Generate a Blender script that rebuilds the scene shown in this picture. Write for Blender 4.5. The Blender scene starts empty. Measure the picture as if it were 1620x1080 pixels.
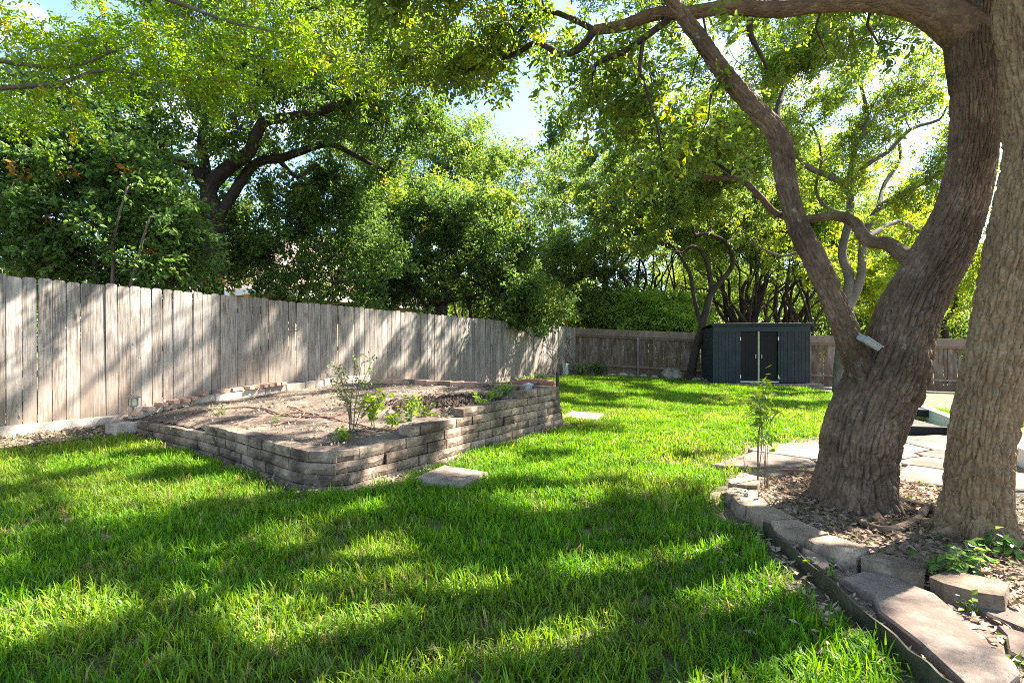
import bpy, math, random
import numpy as np
from mathutils import Vector, Matrix
R = math.radians
rng = np.random.default_rng(7)
random.seed(7)
scene = bpy.context.scene
C = scene.collection

# ------------------------------------------------------------------ camera, sky, sun, exposure
FX, CX, HY, CAMH = 800.0, 810.0, 551.0, 1.25
cam_d = bpy.data.cameras.new('camera')
cam = bpy.data.objects.new('camera', cam_d); C.objects.link(cam)
cam.location = (0, 0, CAMH); cam.rotation_euler = (R(90), 0, 0)
cam_d.sensor_width = 36; cam_d.lens = FX / 1620 * 36; cam_d.shift_y = (HY - 540) / 1620
cam_d.clip_end = 2000
scene.camera = cam

SUN_AZ, SUN_EL = math.atan2(0.91, 0.41), R(46)       # azimuth from +Y towards +X
world = bpy.data.worlds.new('World'); scene.world = world; world.use_nodes = True
wt = world.node_tree; wt.nodes.clear()
wo = wt.nodes.new('ShaderNodeOutputWorld'); bg = wt.nodes.new('ShaderNodeBackground')
sky = wt.nodes.new('ShaderNodeTexSky'); sky.sky_type = 'NISHITA'; sky.sun_disc = False
sky.sun_elevation = SUN_EL; sky.sun_rotation = SUN_AZ
sky.air_density = 1.0; sky.dust_density = .6; sky.ozone_density = 2.5
tc = wt.nodes.new('ShaderNodeTexCoord'); mp = wt.nodes.new('ShaderNodeMapping')
mp.inputs['Scale'].default_value = (1, 1, 2.4)
cn = wt.nodes.new('ShaderNodeTexNoise'); cn.inputs['Scale'].default_value = 2.6; cn.inputs['Detail'].default_value = 8; cn.inputs['Roughness'].default_value = 0.58
cr = wt.nodes.new('ShaderNodeValToRGB'); cr.color_ramp.elements[0].position = 0.54; cr.color_ramp.elements[1].position = 0.74
cm = wt.nodes.new('ShaderNodeMixRGB'); cm.inputs[2].default_value = (5.2, 5.5, 5.9, 1)
wt.links.new(tc.outputs['Generated'], mp.inputs['Vector']); wt.links.new(mp.outputs[0], cn.inputs['Vector'])
wt.links.new(cn.outputs['Fac'], cr.inputs[0]); wt.links.new(cr.outputs[0], cm.inputs[0])
wt.links.new(sky.outputs[0], cm.inputs[1]); wt.links.new(cm.outputs[0], bg.inputs[0])
bg.inputs[1].default_value = 0.085
wt.links.new(bg.outputs[0], wo.inputs[0])
sun_d = bpy.data.lights.new('sun', 'SUN'); sun_d.energy = 5.0; sun_d.angle = R(0.53); sun_d.color = (1.0, 0.955, 0.87)
sun = bpy.data.objects.new('sun', sun_d); C.objects.link(sun)
SL = Vector((math.sin(SUN_AZ) * math.cos(SUN_EL), math.cos(SUN_AZ) * math.cos(SUN_EL), math.sin(SUN_EL)))
sun.rotation_euler = SL.to_track_quat('Z', 'Y').to_euler()
vs = scene.view_settings
vs.view_transform = 'Standard'; vs.look = 'None'; vs.exposure = 2.62; vs.gamma = 1.0; vs.use_curve_mapping = False
cy = scene.cycles
cy.max_bounces = 7; cy.diffuse_bounces = 4; cy.glossy_bounces = 2; cy.transmission_bounces = 4; cy.transparent_max_bounces = 6
cy.caustics_reflective = False; cy.caustics_refractive = False
cy.use_denoising = False
cy.filter_width = 1.0
cy.use_adaptive_sampling = True; cy.adaptive_threshold = 0.01

# ------------------------------------------------------------------ helpers
def at(px, py, d):
    return np.array([(px - CX) / FX * d, d, CAMH + (HY - py) / FX * d])

def on(px, py, z):
    d = (CAMH - z) * FX / (py - HY)
    return np.array([(px - CX) / FX * d, d, z])

def link(o, parent=None):
    C.objects.link(o)
    if parent is not None: o.parent = parent
    return o

def tag(o, label=None, cat=None, group=None, kind=None):
    if label: o['label'] = label
    if cat: o['category'] = cat
    if group: o['group'] = group
    if kind: o['kind'] = kind
    return o

def thing(name, label, cat, loc=(0, 0, 0), rz=0, group=None):
    o = bpy.data.objects.new(name, None); C.objects.link(o)
    o.location = tuple(loc); o.rotation_euler = (0, 0, rz); o.empty_display_size = 0.1
    return tag(o, label, cat, group)

def npmesh(name, verts, faces, mat=None, smooth=False, col=None, uv=None, attr=None):
    verts = np.asarray(verts, dtype=np.float32); faces = np.asarray(faces, dtype=np.int32)
    me = bpy.data.meshes.new(name)
    n, k = faces.shape
    me.vertices.add(len(verts)); me.vertices.foreach_set('co', verts.ravel())
    me.loops.add(n * k); me.loops.foreach_set('vertex_index', faces.ravel())
    me.polygons.add(n)
    me.polygons.foreach_set('loop_start', np.arange(0, n * k, k, dtype=np.int32))
    try: me.polygons.foreach_set('loop_total', np.full(n, k, dtype=np.int32))
    except Exception: pass
    me.polygons.foreach_set('use_smooth', np.full(n, smooth, dtype=bool))
    if col is not None:
        a = me.color_attributes.new('tint', 'FLOAT_COLOR', 'POINT')
        c4 = np.ones((len(verts), 4), dtype=np.float32); c4[:, :3] = col
        a.data.foreach_set('color', c4.ravel())
    if uv is not None:
        u = me.uv_layers.new(name='UVMap')
        u.data.foreach_set('uv', np.asarray(uv, dtype=np.float32)[faces.ravel()].ravel())
    if mat: me.materials.append(mat)
    me.update(calc_edges=True); me.validate()
    return me

def pymesh(name, verts, faces, mat=None, smooth=False):
    me = bpy.data.meshes.new(name)
    me.from_pydata([tuple(v) for v in verts], [], faces)
    if smooth: me.polygons.foreach_set('use_smooth', [True] * len(me.polygons))
    if mat: me.materials.append(mat)
    me.update()
    return me

def obj(name, me, parent=None, loc=(0, 0, 0), rot=(0, 0, 0), scale=(1, 1, 1)):
    o = bpy.data.objects.new(name, me); link(o, parent)
    o.location = tuple(loc); o.rotation_euler = tuple(rot); o.scale = tuple(scale)
    return o

class MB:
    def __init__(s): s.v = []; s.f = []
    def add(s, v, f):
        b = len(s.v); s.v += [tuple(x) for x in v]; s.f += [tuple(i + b for i in q) for q in f]; return s
    def box(s, c, d, rz=0, bev=0.0, jit=0.0, rx=0, ry=0):
        hx, hy, hz = d[0] / 2, d[1] / 2, d[2] / 2
        b = min(bev, hx * .9, hy * .9, hz * .9)
        vs_ = []
        M = Matrix.Translation(Vector([float(q) for q in c])) @ Matrix.Rotation(rz, 4, 'Z') @ Matrix.Rotation(ry, 4, 'Y') @ Matrix.Rotation(rx, 4, 'X')
        if b <= 0:
            P = [(-hx, -hy, -hz), (hx, -hy, -hz), (hx, hy, -hz), (-hx, hy, -hz), (-hx, -hy, hz), (hx, -hy, hz), (hx, hy, hz), (-hx, hy, hz)]
            F = [(0, 3, 2, 1), (4, 5, 6, 7), (0, 1, 5, 4), (1, 2, 6, 5), (2, 3, 7, 6), (3, 0, 4, 7)]
        else:
            P = []
            for z, i in ((-hz, b), (-hz + b, 0), (hz - b, 0), (hz, b)):
                X, Y = hx - i, hy - i
                P += [(-X + b, -Y, z), (X - b, -Y, z), (X, -Y + b, z), (X, Y - b, z), (X - b, Y, z), (-X + b, Y, z), (-X, Y - b, z), (-X, -Y + b, z)]
            F = [tuple(range(7, -1, -1)), tuple(range(24, 32))]
            for k in range(3):
                for j in range(8):
                    F.append((k * 8 + j, k * 8 + (j + 1) % 8, k * 8 + 8 + (j + 1) % 8, k * 8 + 8 + j))
        if jit: P = [(p[0] + random.uniform(-jit, jit), p[1] + random.uniform(-jit, jit), p[2] + random.uniform(-jit, jit)) for p in P]
        return s.add([M @ Vector(p) for p in P], F)
    def tube(s, pts, rad, n=8, cap=True):
        v, f = tube(pts, rad, n)
        b = len(s.v); s.add(v, [tuple(q) for q in f])
        if cap:
            s.f.append(tuple(b + i for i in range(n - 1, -1, -1))); m = len(v); s.f.append(tuple(b + m - n + i for i in range(n)))
        return s
    def prism(s, poly, z0, z1):
        n = len(poly)
        s.add([(p[0], p[1], z0) for p in poly] + [(p[0], p[1], z1) for p in poly],
              [tuple(range(n - 1, -1, -1)), tuple(range(n, 2 * n))] + [(i, (i + 1) % n, n + (i + 1) % n, n + i) for i in range(n)])
        return s
    def lathe(s, prof, c=(0, 0, 0), n=16):
        b = len(s.v)
        for r, z in prof:
            for k in range(n):
                a = 2 * math.pi * k / n; s.v.append((c[0] + r * math.cos(a), c[1] + r * math.sin(a), c[2] + z))
        for i in range(len(prof) - 1):
            for k in range(n): s.f.append((b + i * n + k, b + i * n + (k + 1) % n, b + (i + 1) * n + (k + 1) % n, b + (i + 1) * n + k))
        return s
    def mesh(s, name, mat, smooth=False): return pymesh(name, s.v, s.f, mat, smooth)
    def build(s, name, mat, parent=None, smooth=False, **k): return obj(name, s.mesh(name, mat, smooth), parent, **k)

def frames(P):
    T = np.gradient(P, axis=0); T /= np.linalg.norm(T, axis=1)[:, None] + 1e-9
    up = np.array([0, 1., 0]) if abs(T[0][1]) < .8 else np.array([1., 0, 0])
    N = np.zeros_like(P); n0 = up - T[0] * np.dot(up, T[0]); N[0] = n0 / np.linalg.norm(n0)
    for i in range(1, len(P)):
        n0 = N[i - 1] - T[i] * np.dot(N[i - 1], T[i]); N[i] = n0 / (np.linalg.norm(n0) + 1e-9)
    return T, N, np.cross(T, N)

def tube(P, r, n):
    P = np.asarray(P, float); r = np.broadcast_to(np.asarray(r, float), (len(P),))
    T, N, B = frames(P)
    a = np.linspace(0, 2 * np.pi, n, endpoint=False)
    V = P[:, None] + r[:, None, None] * (np.cos(a)[None, :, None] * N[:, None] + np.sin(a)[None, :, None] * B[:, None])
    m = len(P); i = np.arange(m - 1)[:, None]; j = np.arange(n)[None]
    F = np.stack([i * n + j, i * n + (j + 1) % n, (i + 1) * n + (j + 1) % n, (i + 1) * n + j], -1).reshape(-1, 4)
    return V.reshape(-1, 3), F

def spline(pts, k):
    """Catmull-Rom through rows of pts (any columns), k samples per span"""
    P = np.asarray(pts, float); P = np.vstack([2 * P[0] - P[1], P, 2 * P[-1] - P[-2]])
    out = []
    for i in range(1, len(P) - 2):
        t = np.linspace(0, 1, k, endpoint=False)[:, None]
        a, b, c, d = P[i - 1], P[i], P[i + 1], P[i + 2]
        out.append(.5 * (2 * b + (c - a) * t + (2 * a - 5 * b + 4 * c - d) * t ** 2 + (3 * b - a - 3 * c + d) * t ** 3))
    return np.vstack(out + [P[-2][None]])

def inpoly(x, y, poly):
    r = np.zeros(np.shape(x), bool); n = len(poly); j = n - 1
    for i in range(n):
        xi, yi = poly[i][:2]; xj, yj = poly[j][:2]
        r ^= ((yi > y) != (yj > y)) & (x < (xj - xi) * (y - yi) / (yj - yi + 1e-12) + xi); j = i
    return r

def segdist(x, y, path):
    d = np.full(np.shape(x), 1e9)
    for (a, b) in zip(path[:-1], path[1:]):
        ax, ay = a[:2]; bx, by = b[:2]; L = (bx - ax) ** 2 + (by - ay) ** 2 + 1e-9
        t = np.clip(((x - ax) * (bx - ax) + (y - ay) * (by - ay)) / L, 0, 1)
        d = np.minimum(d, np.hypot(x - ax - t * (bx - ax), y - ay - t * (by - ay)))
    return d

def h2(ix, iy, s):
    v = np.sin(ix * 127.1 + iy * 311.7 + s * 74.7) * 43758.5453
    return v - np.floor(v)

def vnoise(x, y, s=0):
    ix, iy = np.floor(x), np.floor(y); fx, fy = x - ix, y - iy
    fx = fx * fx * (3 - 2 * fx); fy = fy * fy * (3 - 2 * fy)
    return (h2(ix, iy, s) * (1 - fx) + h2(ix + 1, iy, s) * fx) * (1 - fy) + (h2(ix, iy + 1, s) * (1 - fx) + h2(ix + 1, iy + 1, s) * fx) * fy

def fbm(x, y, s=0, o=4):
    r = 0; a = .5
    for k in range(o): r = r + a * vnoise(x * 2 ** k, y * 2 ** k, s + k); a *= .5
    return r

# ------------------------------------------------------------------ materials
class NT:
    def __init__(s, name):
        s.m = bpy.data.materials.new(name); s.m.use_nodes = True; s.t = s.m.node_tree; s.t.nodes.clear()
        s.out = s.n('ShaderNodeOutputMaterial')
    def n(s, typ, **k):
        x = s.t.nodes.new(typ)
        for a, b in k.items():
            if a[0] == '_': setattr(x, a[1:], b)
            else: x.inputs[a.replace('_', ' ')].default_value = b
        return x
    def l(s, a, b): s.t.links.new(a, b)
    def coord(s, scale=(1, 1, 1), kind='Object', rnd=False):
        c = s.n('ShaderNodeTexCoord'); m = s.n('ShaderNodeMapping'); m.inputs['Scale'].default_value = scale
        s.l(c.outputs[kind], m.inputs['Vector'])
        if rnd:
            oi = s.n('ShaderNodeObjectInfo'); mm = s.n('ShaderNodeVectorMath', _operation='SCALE'); mm.inputs[0].default_value = (37., 53., 19.)
            s.l(oi.outputs['Random'], mm.inputs['Scale']); s.l(mm.outputs[0], m.inputs['Location'])
        return m.outputs[0]
    def noise(s, vec, scale, detail=5, rough=.55, dist=0):
        x = s.n('ShaderNodeTexNoise', Scale=scale, Detail=detail, Roughness=rough, Distortion=dist); s.l(vec, x.inputs['Vector']); return x.outputs['Fac']
    def ramp(s, fac, stops):
        x = s.n('ShaderNodeValToRGB'); e = x.color_ramp.elements
        while len(e) < len(stops): e.new(.5)
        for q, (p, c) in zip(e, stops): q.position = p; q.color = (*c, 1) if len(c) == 3 else c
        s.l(fac, x.inputs[0]); return x.outputs[0]
    def mix(s, fac, a, b, mode='MIX'):
        x = s.n('ShaderNodeMixRGB', _blend_type=mode)
        for i, q in ((0, fac), (1, a), (2, b)):
            if isinstance(q, (int, float)): x.inputs[i].default_value = q
            elif isinstance(q, tuple): x.inputs[i].default_value = (*q, 1)
            else: s.l(q, x.inputs[i])
        return x.outputs[0]
    def bump(s, h, st, dist=.01):
        b = s.n('ShaderNodeBump', Strength=st, Distance=dist); s.l(h, b.inputs['Height']); return b.outputs[0]
    def pbr(s, col, rough=.8, spec=.3, normal=None, metal=0):
        p = s.n('ShaderNodeBsdfPrincipled'); p.inputs['Roughness'].default_value = rough if isinstance(rough, (int, float)) else .5
        p.inputs['Specular IOR Level'].default_value = spec; p.inputs['Metallic'].default_value = metal
        if isinstance(col, tuple): p.inputs['Base Color'].default_value = (*col, 1)
        else: s.l(col, p.inputs['Base Color'])
        if not isinstance(rough, (int, float)): s.l(rough, p.inputs['Roughness'])
        if normal: s.l(normal, p.inputs['Normal'])
        s.l(p.outputs[0], s.out.inputs[0]); return p

def leafmat(name, trans=.5, rough=.42, spec=.35, gain=1.0, inst=False):
    m = NT(name); a = m.n('ShaderNodeVertexColor', _layer_name='tint')
    if inst:
        ia = m.n('ShaderNodeAttribute', _attribute_type='INSTANCER', _attribute_name='itint')
        mm = m.n('ShaderNodeMixRGB', _blend_type='MULTIPLY'); mm.inputs[0].default_value = 1
        m.l(a.outputs[0], mm.inputs[1]); m.l(ia.outputs['Color'], mm.inputs[2]); a = mm
    p = m.pbr(a.outputs[0], rough, spec)
    hs = m.n('ShaderNodeHueSaturation', Saturation=1.1, Value=1.7 * gain, Hue=.488); m.l(a.outputs[0], hs.inputs['Color'])
    t = m.n('ShaderNodeBsdfTranslucent'); m.l(hs.outputs[0], t.inputs[0])
    x = m.n('ShaderNodeMixShader', Fac=trans); m.l(p.outputs[0], x.inputs[1]); m.l(t.outputs[0], x.inputs[2]); m.l(x.outputs[0], m.out.inputs[0])
    return m.m
M_leaf = leafmat('leaf')
M_grass = leafmat('grass_blade', .45, .5, .25, inst=True)
M_sprig = leafmat('leaf_spray', .5, .42, .35, inst=True)

def mat_picket(name, lo, hi, foot, bumpst=.5):
    m = NT(name); oi = m.n('ShaderNodeObjectInfo')
    v = m.coord((1, 1, .05), rnd=True); v2 = m.coord((1, 1, .25), rnd=True)
    st = m.noise(v, 60, 8, .7); blot = m.noise(v2, 7, 5, .6)
    c = m.ramp(st, [(.38, lo), (.62, hi)])
    c = m.mix(m.ramp(blot, [(.42, (0, 0, 0)), (.75, (.75, .75, .75))]), c, (.36, .33, .295))
    hs = m.n('ShaderNodeHueSaturation'); r = m.n('ShaderNodeMapRange'); r.inputs['To Min'].default_value = .68; r.inputs['To Max'].default_value = 1.22
    m.l(oi.outputs['Random'], r.inputs[0]); m.l(r.outputs[0], hs.inputs['Value']); m.l(c, hs.inputs['Color'])
    c = hs.outputs[0]
    tcn = m.n('ShaderNodeTexCoord'); sp = m.n('ShaderNodeSeparateXYZ'); m.l(tcn.outputs['Object'], sp.inputs[0])
    mr = m.n('ShaderNodeMapRange'); mr.inputs['From Min'].default_value = 1.0; mr.inputs['From Max'].default_value = 0.0; m.l(sp.outputs['Z'], mr.inputs[0])
    ml = m.n('ShaderNodeMath', _operation='MULTIPLY'); m.l(mr.outputs[0], ml.inputs[0]); m.l(m.noise(v2, 9, 4), ml.inputs[1])
    c = m.mix(ml.outputs[0], c, foot)
    kn = m.noise(m.coord((1, 1, .5), rnd=True), 14, 1, .4)
    c = m.mix(m.ramp(kn, [(.76, (0, 0, 0)), (.80, (.8, .8, .8))]), c, (.07, .05, .04))
    m.pbr(c, .85, .2, m.bump(m.noise(v, 90, 6, .7), bumpst, .004)); return m.m
M_picket = mat_picket('weathered_picket', (.09, .068, .053), (.315, .275, .235), (.245, .165, .11))
M_backpicket = mat_picket('brown_picket', (.07, .045, .03), (.18, .12, .08), (.15, .085, .05))
M_rail = mat_picket('grey_rail', (.12, .095, .075), (.26, .215, .175), (.2, .13, .09))

def mat_block(name, a, b, stain, st=1.0, moss=None, top=None):
    m = NT(name); v = m.coord(rnd=True); oi = m.n('ShaderNodeObjectInfo')
    c = m.ramp(m.noise(v, 9, 6, .65), [(.3, a), (.7, b)])
    g = m.n('ShaderNodeNewGeometry'); pos = m.n('ShaderNodeMapping'); m.l(g.outputs['Position'], pos.inputs[0])
    c = m.mix(m.ramp(m.noise(pos.outputs[0], 2.6, 6, .7), [(.42, (0, 0, 0)), (.6, (.85, .85, .85))]), c, stain)
    c = m.mix(m.ramp(m.noise(v, 55, 3, .6), [(.55, (0, 0, 0)), (.68, (.55, .55, .55))]), c, stain)
    if moss: c = m.mix(m.ramp(m.noise(pos.outputs[0], 4.3, 5, .6), [(.55, (0, 0, 0)), (.75, (.6, .6, .6))]), c, moss)
    r = m.n('ShaderNodeMapRange'); r.inputs['To Min'].default_value = .75; r.inputs['To Max'].default_value = 1.2; m.l(oi.outputs['Random'], r.inputs[0])
    hs = m.n('ShaderNodeHueSaturation'); m.l(r.outputs[0], hs.inputs['Value']); m.l(c, hs.inputs['Color'])
    m.pbr(hs.outputs[0], .92, .15, m.bump(m.noise(v, 48, 8, .75), st, .012)); return m.m
M_block = mat_block('split_block', (.205, .145, .1), (.39, .295, .215), (.05, .038, .03), .7)
M_edge = mat_block('ring_block', (.28, .205, .14), (.45, .35, .25), (.12, .085, .058), 1.0)
M_kerb = mat_block('cream_kerb', (.42, .35, .28), (.56, .48, .4), (.26, .2, .15), .4)
M_brick = mat_block('red_brick', (.42, .24, .16), (.55, .36, .26), (.35, .22, .16), .4)
M_flag = mat_block('flagstone', (.18, .135, .105), (.31, .24, .19), (.12, .085, .065), .6)
M_slab = mat_block('concrete_slab', (.23, .18, .145), (.34, .275, .22), (.14, .105, .08), .5)
M_rock = mat_block('limestone_rock', (.3, .26, .22), (.48, .43, .37), (.12, .1, .08), .8)

def simple(name, col, rough=.6, spec=.3, var=.15, scale=20, st=.15, metal=0):
    m = NT(name); v = m.coord(rnd=True); n = m.noise(v, scale, 5, .6)
    c = m.ramp(n, [(.3, tuple(q * (1 - var) for q in col)), (.7, tuple(min(1, q * (1 + var)) for q in col))])
    m.pbr(c, rough, spec, m.bump(n, st, .004), metal); return m.m

def mat_soil(name, a, b, chips, st=.8):
    m = NT(name); g = m.n('ShaderNodeNewGeometry'); v = g.outputs['Position']
    c = m.ramp(m.noise(v, 3.2, 8, .65), [(.35, a), (.65, b)])
    vo = m.n('ShaderNodeTexVoronoi', Scale=46); m.l(v, vo.inputs['Vector'])
    c = m.mix(m.ramp(vo.outputs['Color'], [(.62, (0, 0, 0)), (.72, (.7, .7, .7))]), c, chips)
    h = m.noise(v, 40, 8, .7)
    m.pbr(c, .95, .1, m.bump(h, st, .02)); return m.m
M_ground = mat_soil('lawn_soil', (.085, .075, .04), (.16, .13, .085), (.2, .17, .1))
M_bedsoil = mat_soil('bed_soil', (.085, .062, .046), (.22, .172, .132), (.15, .11, .08), 1.0)
M_mulch = mat_soil('mulch_soil', (.13, .09, .07), (.30, .22, .17), (.42, .33, .25), .9)

def mat_bark(name, a, b, c3, lich, sc=(1, 1), st=1.0, lth=.6):
    m = NT(name); uv = m.n('ShaderNodeUVMap'); mp_ = m.n('ShaderNodeMapping'); mp_.inputs['Scale'].default_value = (sc[0], sc[1], 1); m.l(uv.outputs[0], mp_.inputs[0])
    wn = m.noise(mp_.outputs[0], 9, 3, .5)
    off = m.mix(.06, mp_.outputs[0], wn, 'ADD')
    vo = m.n('ShaderNodeTexVoronoi', Scale=1, _feature='DISTANCE_TO_EDGE'); mp2 = m.n('ShaderNodeMapping'); mp2.inputs['Scale'].default_value = (46, 16, 1)
    m.l(off, mp2.inputs[0]); m.l(mp2.outputs[0], vo.inputs['Vector'])
    g = m.n('ShaderNodeNewGeometry')
    big = m.noise(g.outputs['Position'], 2.2, 5, .6); fine = m.noise(mp_.outputs[0], 60, 6, .7)
    col = m.ramp(big, [(.32, a), (.5, b), (.7, c3)])
    col = m.mix(m.ramp(fine, [(.35, (.5, .5, .5)), (.65, (0, 0, 0))]), col, (.05, .038, .03))
    col = m.mix(m.ramp(m.noise(g.outputs['Position'], 17, 5, .75), [(lth, (0, 0, 0)), (lth + .1, (.75, .75, .75))]), col, lich)
    vc = m.n('ShaderNodeTexVoronoi', Scale=1); m.l(mp2.outputs[0], vc.inputs['Vector'])
    col = m.mix(m.ramp(vc.outputs['Color'], [(.2, (.45, .45, .45)), (.8, (0, 0, 0))]), col, tuple(q * .5 for q in a))
    ed = m.ramp(vo.outputs['Distance'], [(0.0, (0, 0, 0)), (.28, (1, 1, 1))])
    hgt = m.mix(.35, ed, fine, 'ADD')
    m.pbr(col, .9, .15, m.bump(hgt, st * .6, .012)); return m.m
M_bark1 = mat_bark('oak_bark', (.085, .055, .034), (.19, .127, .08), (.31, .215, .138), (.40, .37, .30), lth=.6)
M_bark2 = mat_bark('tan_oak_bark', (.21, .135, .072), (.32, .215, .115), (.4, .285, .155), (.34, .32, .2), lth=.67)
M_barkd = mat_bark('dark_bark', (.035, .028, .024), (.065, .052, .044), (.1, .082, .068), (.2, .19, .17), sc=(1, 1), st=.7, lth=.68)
M_barkg = mat_bark('grey_bark', (.12, .10, .09), (.2, .175, .15), (.27, .24, .21), (.36, .35, .31), st=.7, lth=.6)
M_twig = simple('twig', (.1, .075, .055), .9, .1)
M_shed = simple('dark_shed_metal', (.017, .026, .031), .5, .25, .3, 3)
M_sheddark = simple('dark_door_panel', (.008, .009, .009), .5, .15, .2, 3)
M_white = simple('white_paint', (.68, .66, .61), .6, .3, .12, 5)
M_stile = simple('cream_stile', (.32, .32, .24), .5)
M_green = simple('green_steel_edging', (.06, .055, .03), .65, .3, .5, 9)
M_tread = mat_soil('gravel_tread', (.05, .045, .04), (.11, .1, .085), (.17, .15, .13))
M_black = simple('black_timber', (.02, .018, .016), .7)
M_terra = simple('terracotta', (.26, .12, .085), .8, .2)
M_hose = simple('brown_hose', (.2, .1, .07), .6)
M_blackhose = simple('black_pipe', (.02, .02, .02), .5)
M_glass = simple('frosted_glass', (.55, .5, .36), .25, .5)
M_bronze = simple('bronze_lamp', (.25, .2, .15), .5, .5)
M_tray = simple('pale_plastic', (.27, .29, .265), .45, .4)
M_orange = simple('orange_timber', (.62, .33, .07), .7)
M_shingle = simple('pink_shingle', (.36, .24, .21), .9, .1, .25, 9)
M_hwall = simple('beige_siding', (.48, .38, .27), .85, .1)
M_wglass = simple('window_glass', (.05, .07, .08), .1, .6)
M_darkwood = simple('dark_pergola_wood', (.035, .024, .018), .8)
M_blue = simple('blue_plastic', (.05, .25, .6), .4)
M_utility = simple('pale_green_box', (.38, .45, .38), .5)
M_lantern = simple('galvanised_lantern', (.4, .4, .4), .4, .5)

# ------------------------------------------------------------------ ground
TH = math.atan2(457, FX); ST, CT = math.sin(TH), math.cos(TH)      # the long fence runs along (ST, CT)
F0 = np.array([-6.12, 6.2])
def fence_pt(t): return F0 + np.array([ST, CT]) * t
def fs(x, y): return (x - F0[0]) * CT - (y - F0[1]) * ST             # distance from the long fence
def ft(x, y): return (x - F0[0]) * ST + (y - F0[1]) * CT
CP = np.array([(-9, 1, .02), (-6, 5, .02), (-1.65, 4.4, .02), (-3, 3, 0), (0, 2, 0), (0, 4, 0.01), (-5, 3.5, .02), (-5.2, 6.9, .03), (.85, 8.0, .06), (3, 8, .03),
               (3, 12, .06), (6, 16, .04), (8.5, 17, .02), (4, 19, .14), (2.2, 20.4, .18), (-2, 13.6, .2), (17, 18.8, -.4), (12, 19.5, -.25), (8, 20.5, -.06),
               (2.5, 3, .0), (2, 1, 0), (3.2, 4, .02), (4, 7, .0), (10, 12, -.12), (7, 6, -.03), (16, 10, -.25), (0, -8, 0), (-15, 18, .2), (5, 35, .1), (30, 30, -.5), (30, 0, -.2), (-25, 0, .2), (-25, 40, .3), (10, 60, 0)])
_D = np.hypot(CP[:, None, 0] - CP[None, :, 0], CP[:, None, 1] - CP[None, :, 1])
_A = np.zeros((len(CP) + 1,) * 2); _A[:-1, :-1] = _D; _A[-1, :-1] = 1; _A[:-1, -1] = 1
_W = np.linalg.solve(_A, np.append(CP[:, 2], 0))
def ground(x, y):
    x = np.asarray(x, float); y = np.asarray(y, float)
    z = np.full(np.broadcast(x, y).shape, _W[-1])
    for w, c in zip(_W[:-1], CP): z = z + w * np.sqrt((x - c[0]) ** 2 + (y - c[1]) ** 2 + .05)
    s = fs(x, y); t = ft(x, y)
    return z + .18 * np.exp(-np.clip(s, 0, 50) / .42) * np.clip((9 - t) / 4, 0, 1) * np.clip((15 - np.hypot(x, y)) / 4, 0, 1)
def G(x, y): return float(ground(x, y))

def grid_mesh(name, xs, ys, zf, mat):
    X, Y = np.meshgrid(xs, ys); Z = zf(X, Y); nx, ny = len(xs), len(ys)
    i = np.arange(ny - 1)[:, None]; j = np.arange(nx - 1)[None]
    F = np.stack([i * nx + j, i * nx + j + 1, (i + 1) * nx + j + 1, (i + 1) * nx + j], -1).reshape(-1, 4)
    return npmesh(name, np.stack([X, Y, Z], -1).reshape(-1, 3), F, mat, True)
xs = np.unique(np.concatenate([np.linspace(-200, -14, 12), np.arange(-14, 20, .22), np.linspace(20, 200, 12)]))
ys = np.unique(np.concatenate([np.linspace(-60, -2, 10), np.arange(-2, 26, .22), np.linspace(26, 300, 18)]))
def gz(X, Y): return ground(np.clip(X, -25, 30), np.clip(Y, -8, 60)) - .012 + .02 * (fbm(X * 2, Y * 2, 3) - .5)
g = obj('ground', grid_mesh('ground', xs, ys, gz, M_ground)); tag(g, kind='structure')

# ------------------------------------------------------------------ long fence
def picket_mesh(name, mat, H=1.83, W=.14, Th=.016, ear=.028):
    w = W / 2; pf = [(-w, 0), (w, 0), (w, H - ear), (w - ear * .35, H - ear * .35), (w - ear, H), (-w + ear, H), (-w + ear * .35, H - ear * .35), (-w, H - ear)]
    n = len(pf)
    v = [(x, -Th / 2, z) for x, z in pf] + [(x, Th / 2, z) for x, z in pf]
    f = [tuple(range(n)), tuple(range(2 * n - 1, n - 1, -1))] + [(i, n + i, n + (i + 1) % n, (i + 1) % n) for i in range(n)]
    return pymesh(name, v, f, mat)
PM = [picket_mesh('picket', M_picket, 1.83 + d, .139 + e) for d, e in ((0, 0), (.012, -.004), (-.01, .002), (.004, -.008))]
fence = thing('wooden_fence', 'long weathered grey-brown picket fence behind the raised garden bed', 'fence', (F0[0], F0[1], 0))
FR = math.atan2(CT, ST)                                           # local x axis along the fence
fence.rotation_euler = (0, 0, FR)
t = -2.6; k = 0
while t < 17.75:
    w = random.choice((.144, .145, .147))
    z0 = .31 + random.uniform(-.008, .008)
    obj('picket', PM[k % 4 if random.random() < .7 else random.randrange(4)], fence, (t, random.uniform(-.004, .004), z0), (random.gauss(0, .004), random.gauss(0, .0045), random.gauss(0, .02)))
    t += w; k += 1
for i in range(9):
    L = 2.4; x = -2.6 + i * 2.41
    if x + L > 18.3: L = 17.75 - x
    if L > .2: MB().box((0, 0, 0), (L, .028, .15), bev=.004).build('kick_board', M_kerb if i in (0, 1) else M_rail, fence, loc=(x + L / 2, -.012, .235))
    MB().box((0, 0, 0), (.09, .09, 1.95), bev=.006).build('post', M_rail, fence, loc=(min(x, 17.7), .09, .95))
    for z in (.55, 1.25, 1.9):
        if L > .2: MB().box((0, 0, 0), (L, .036, .085)).build('rail', M_rail, fence, loc=(x + L / 2, .028, z))

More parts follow.
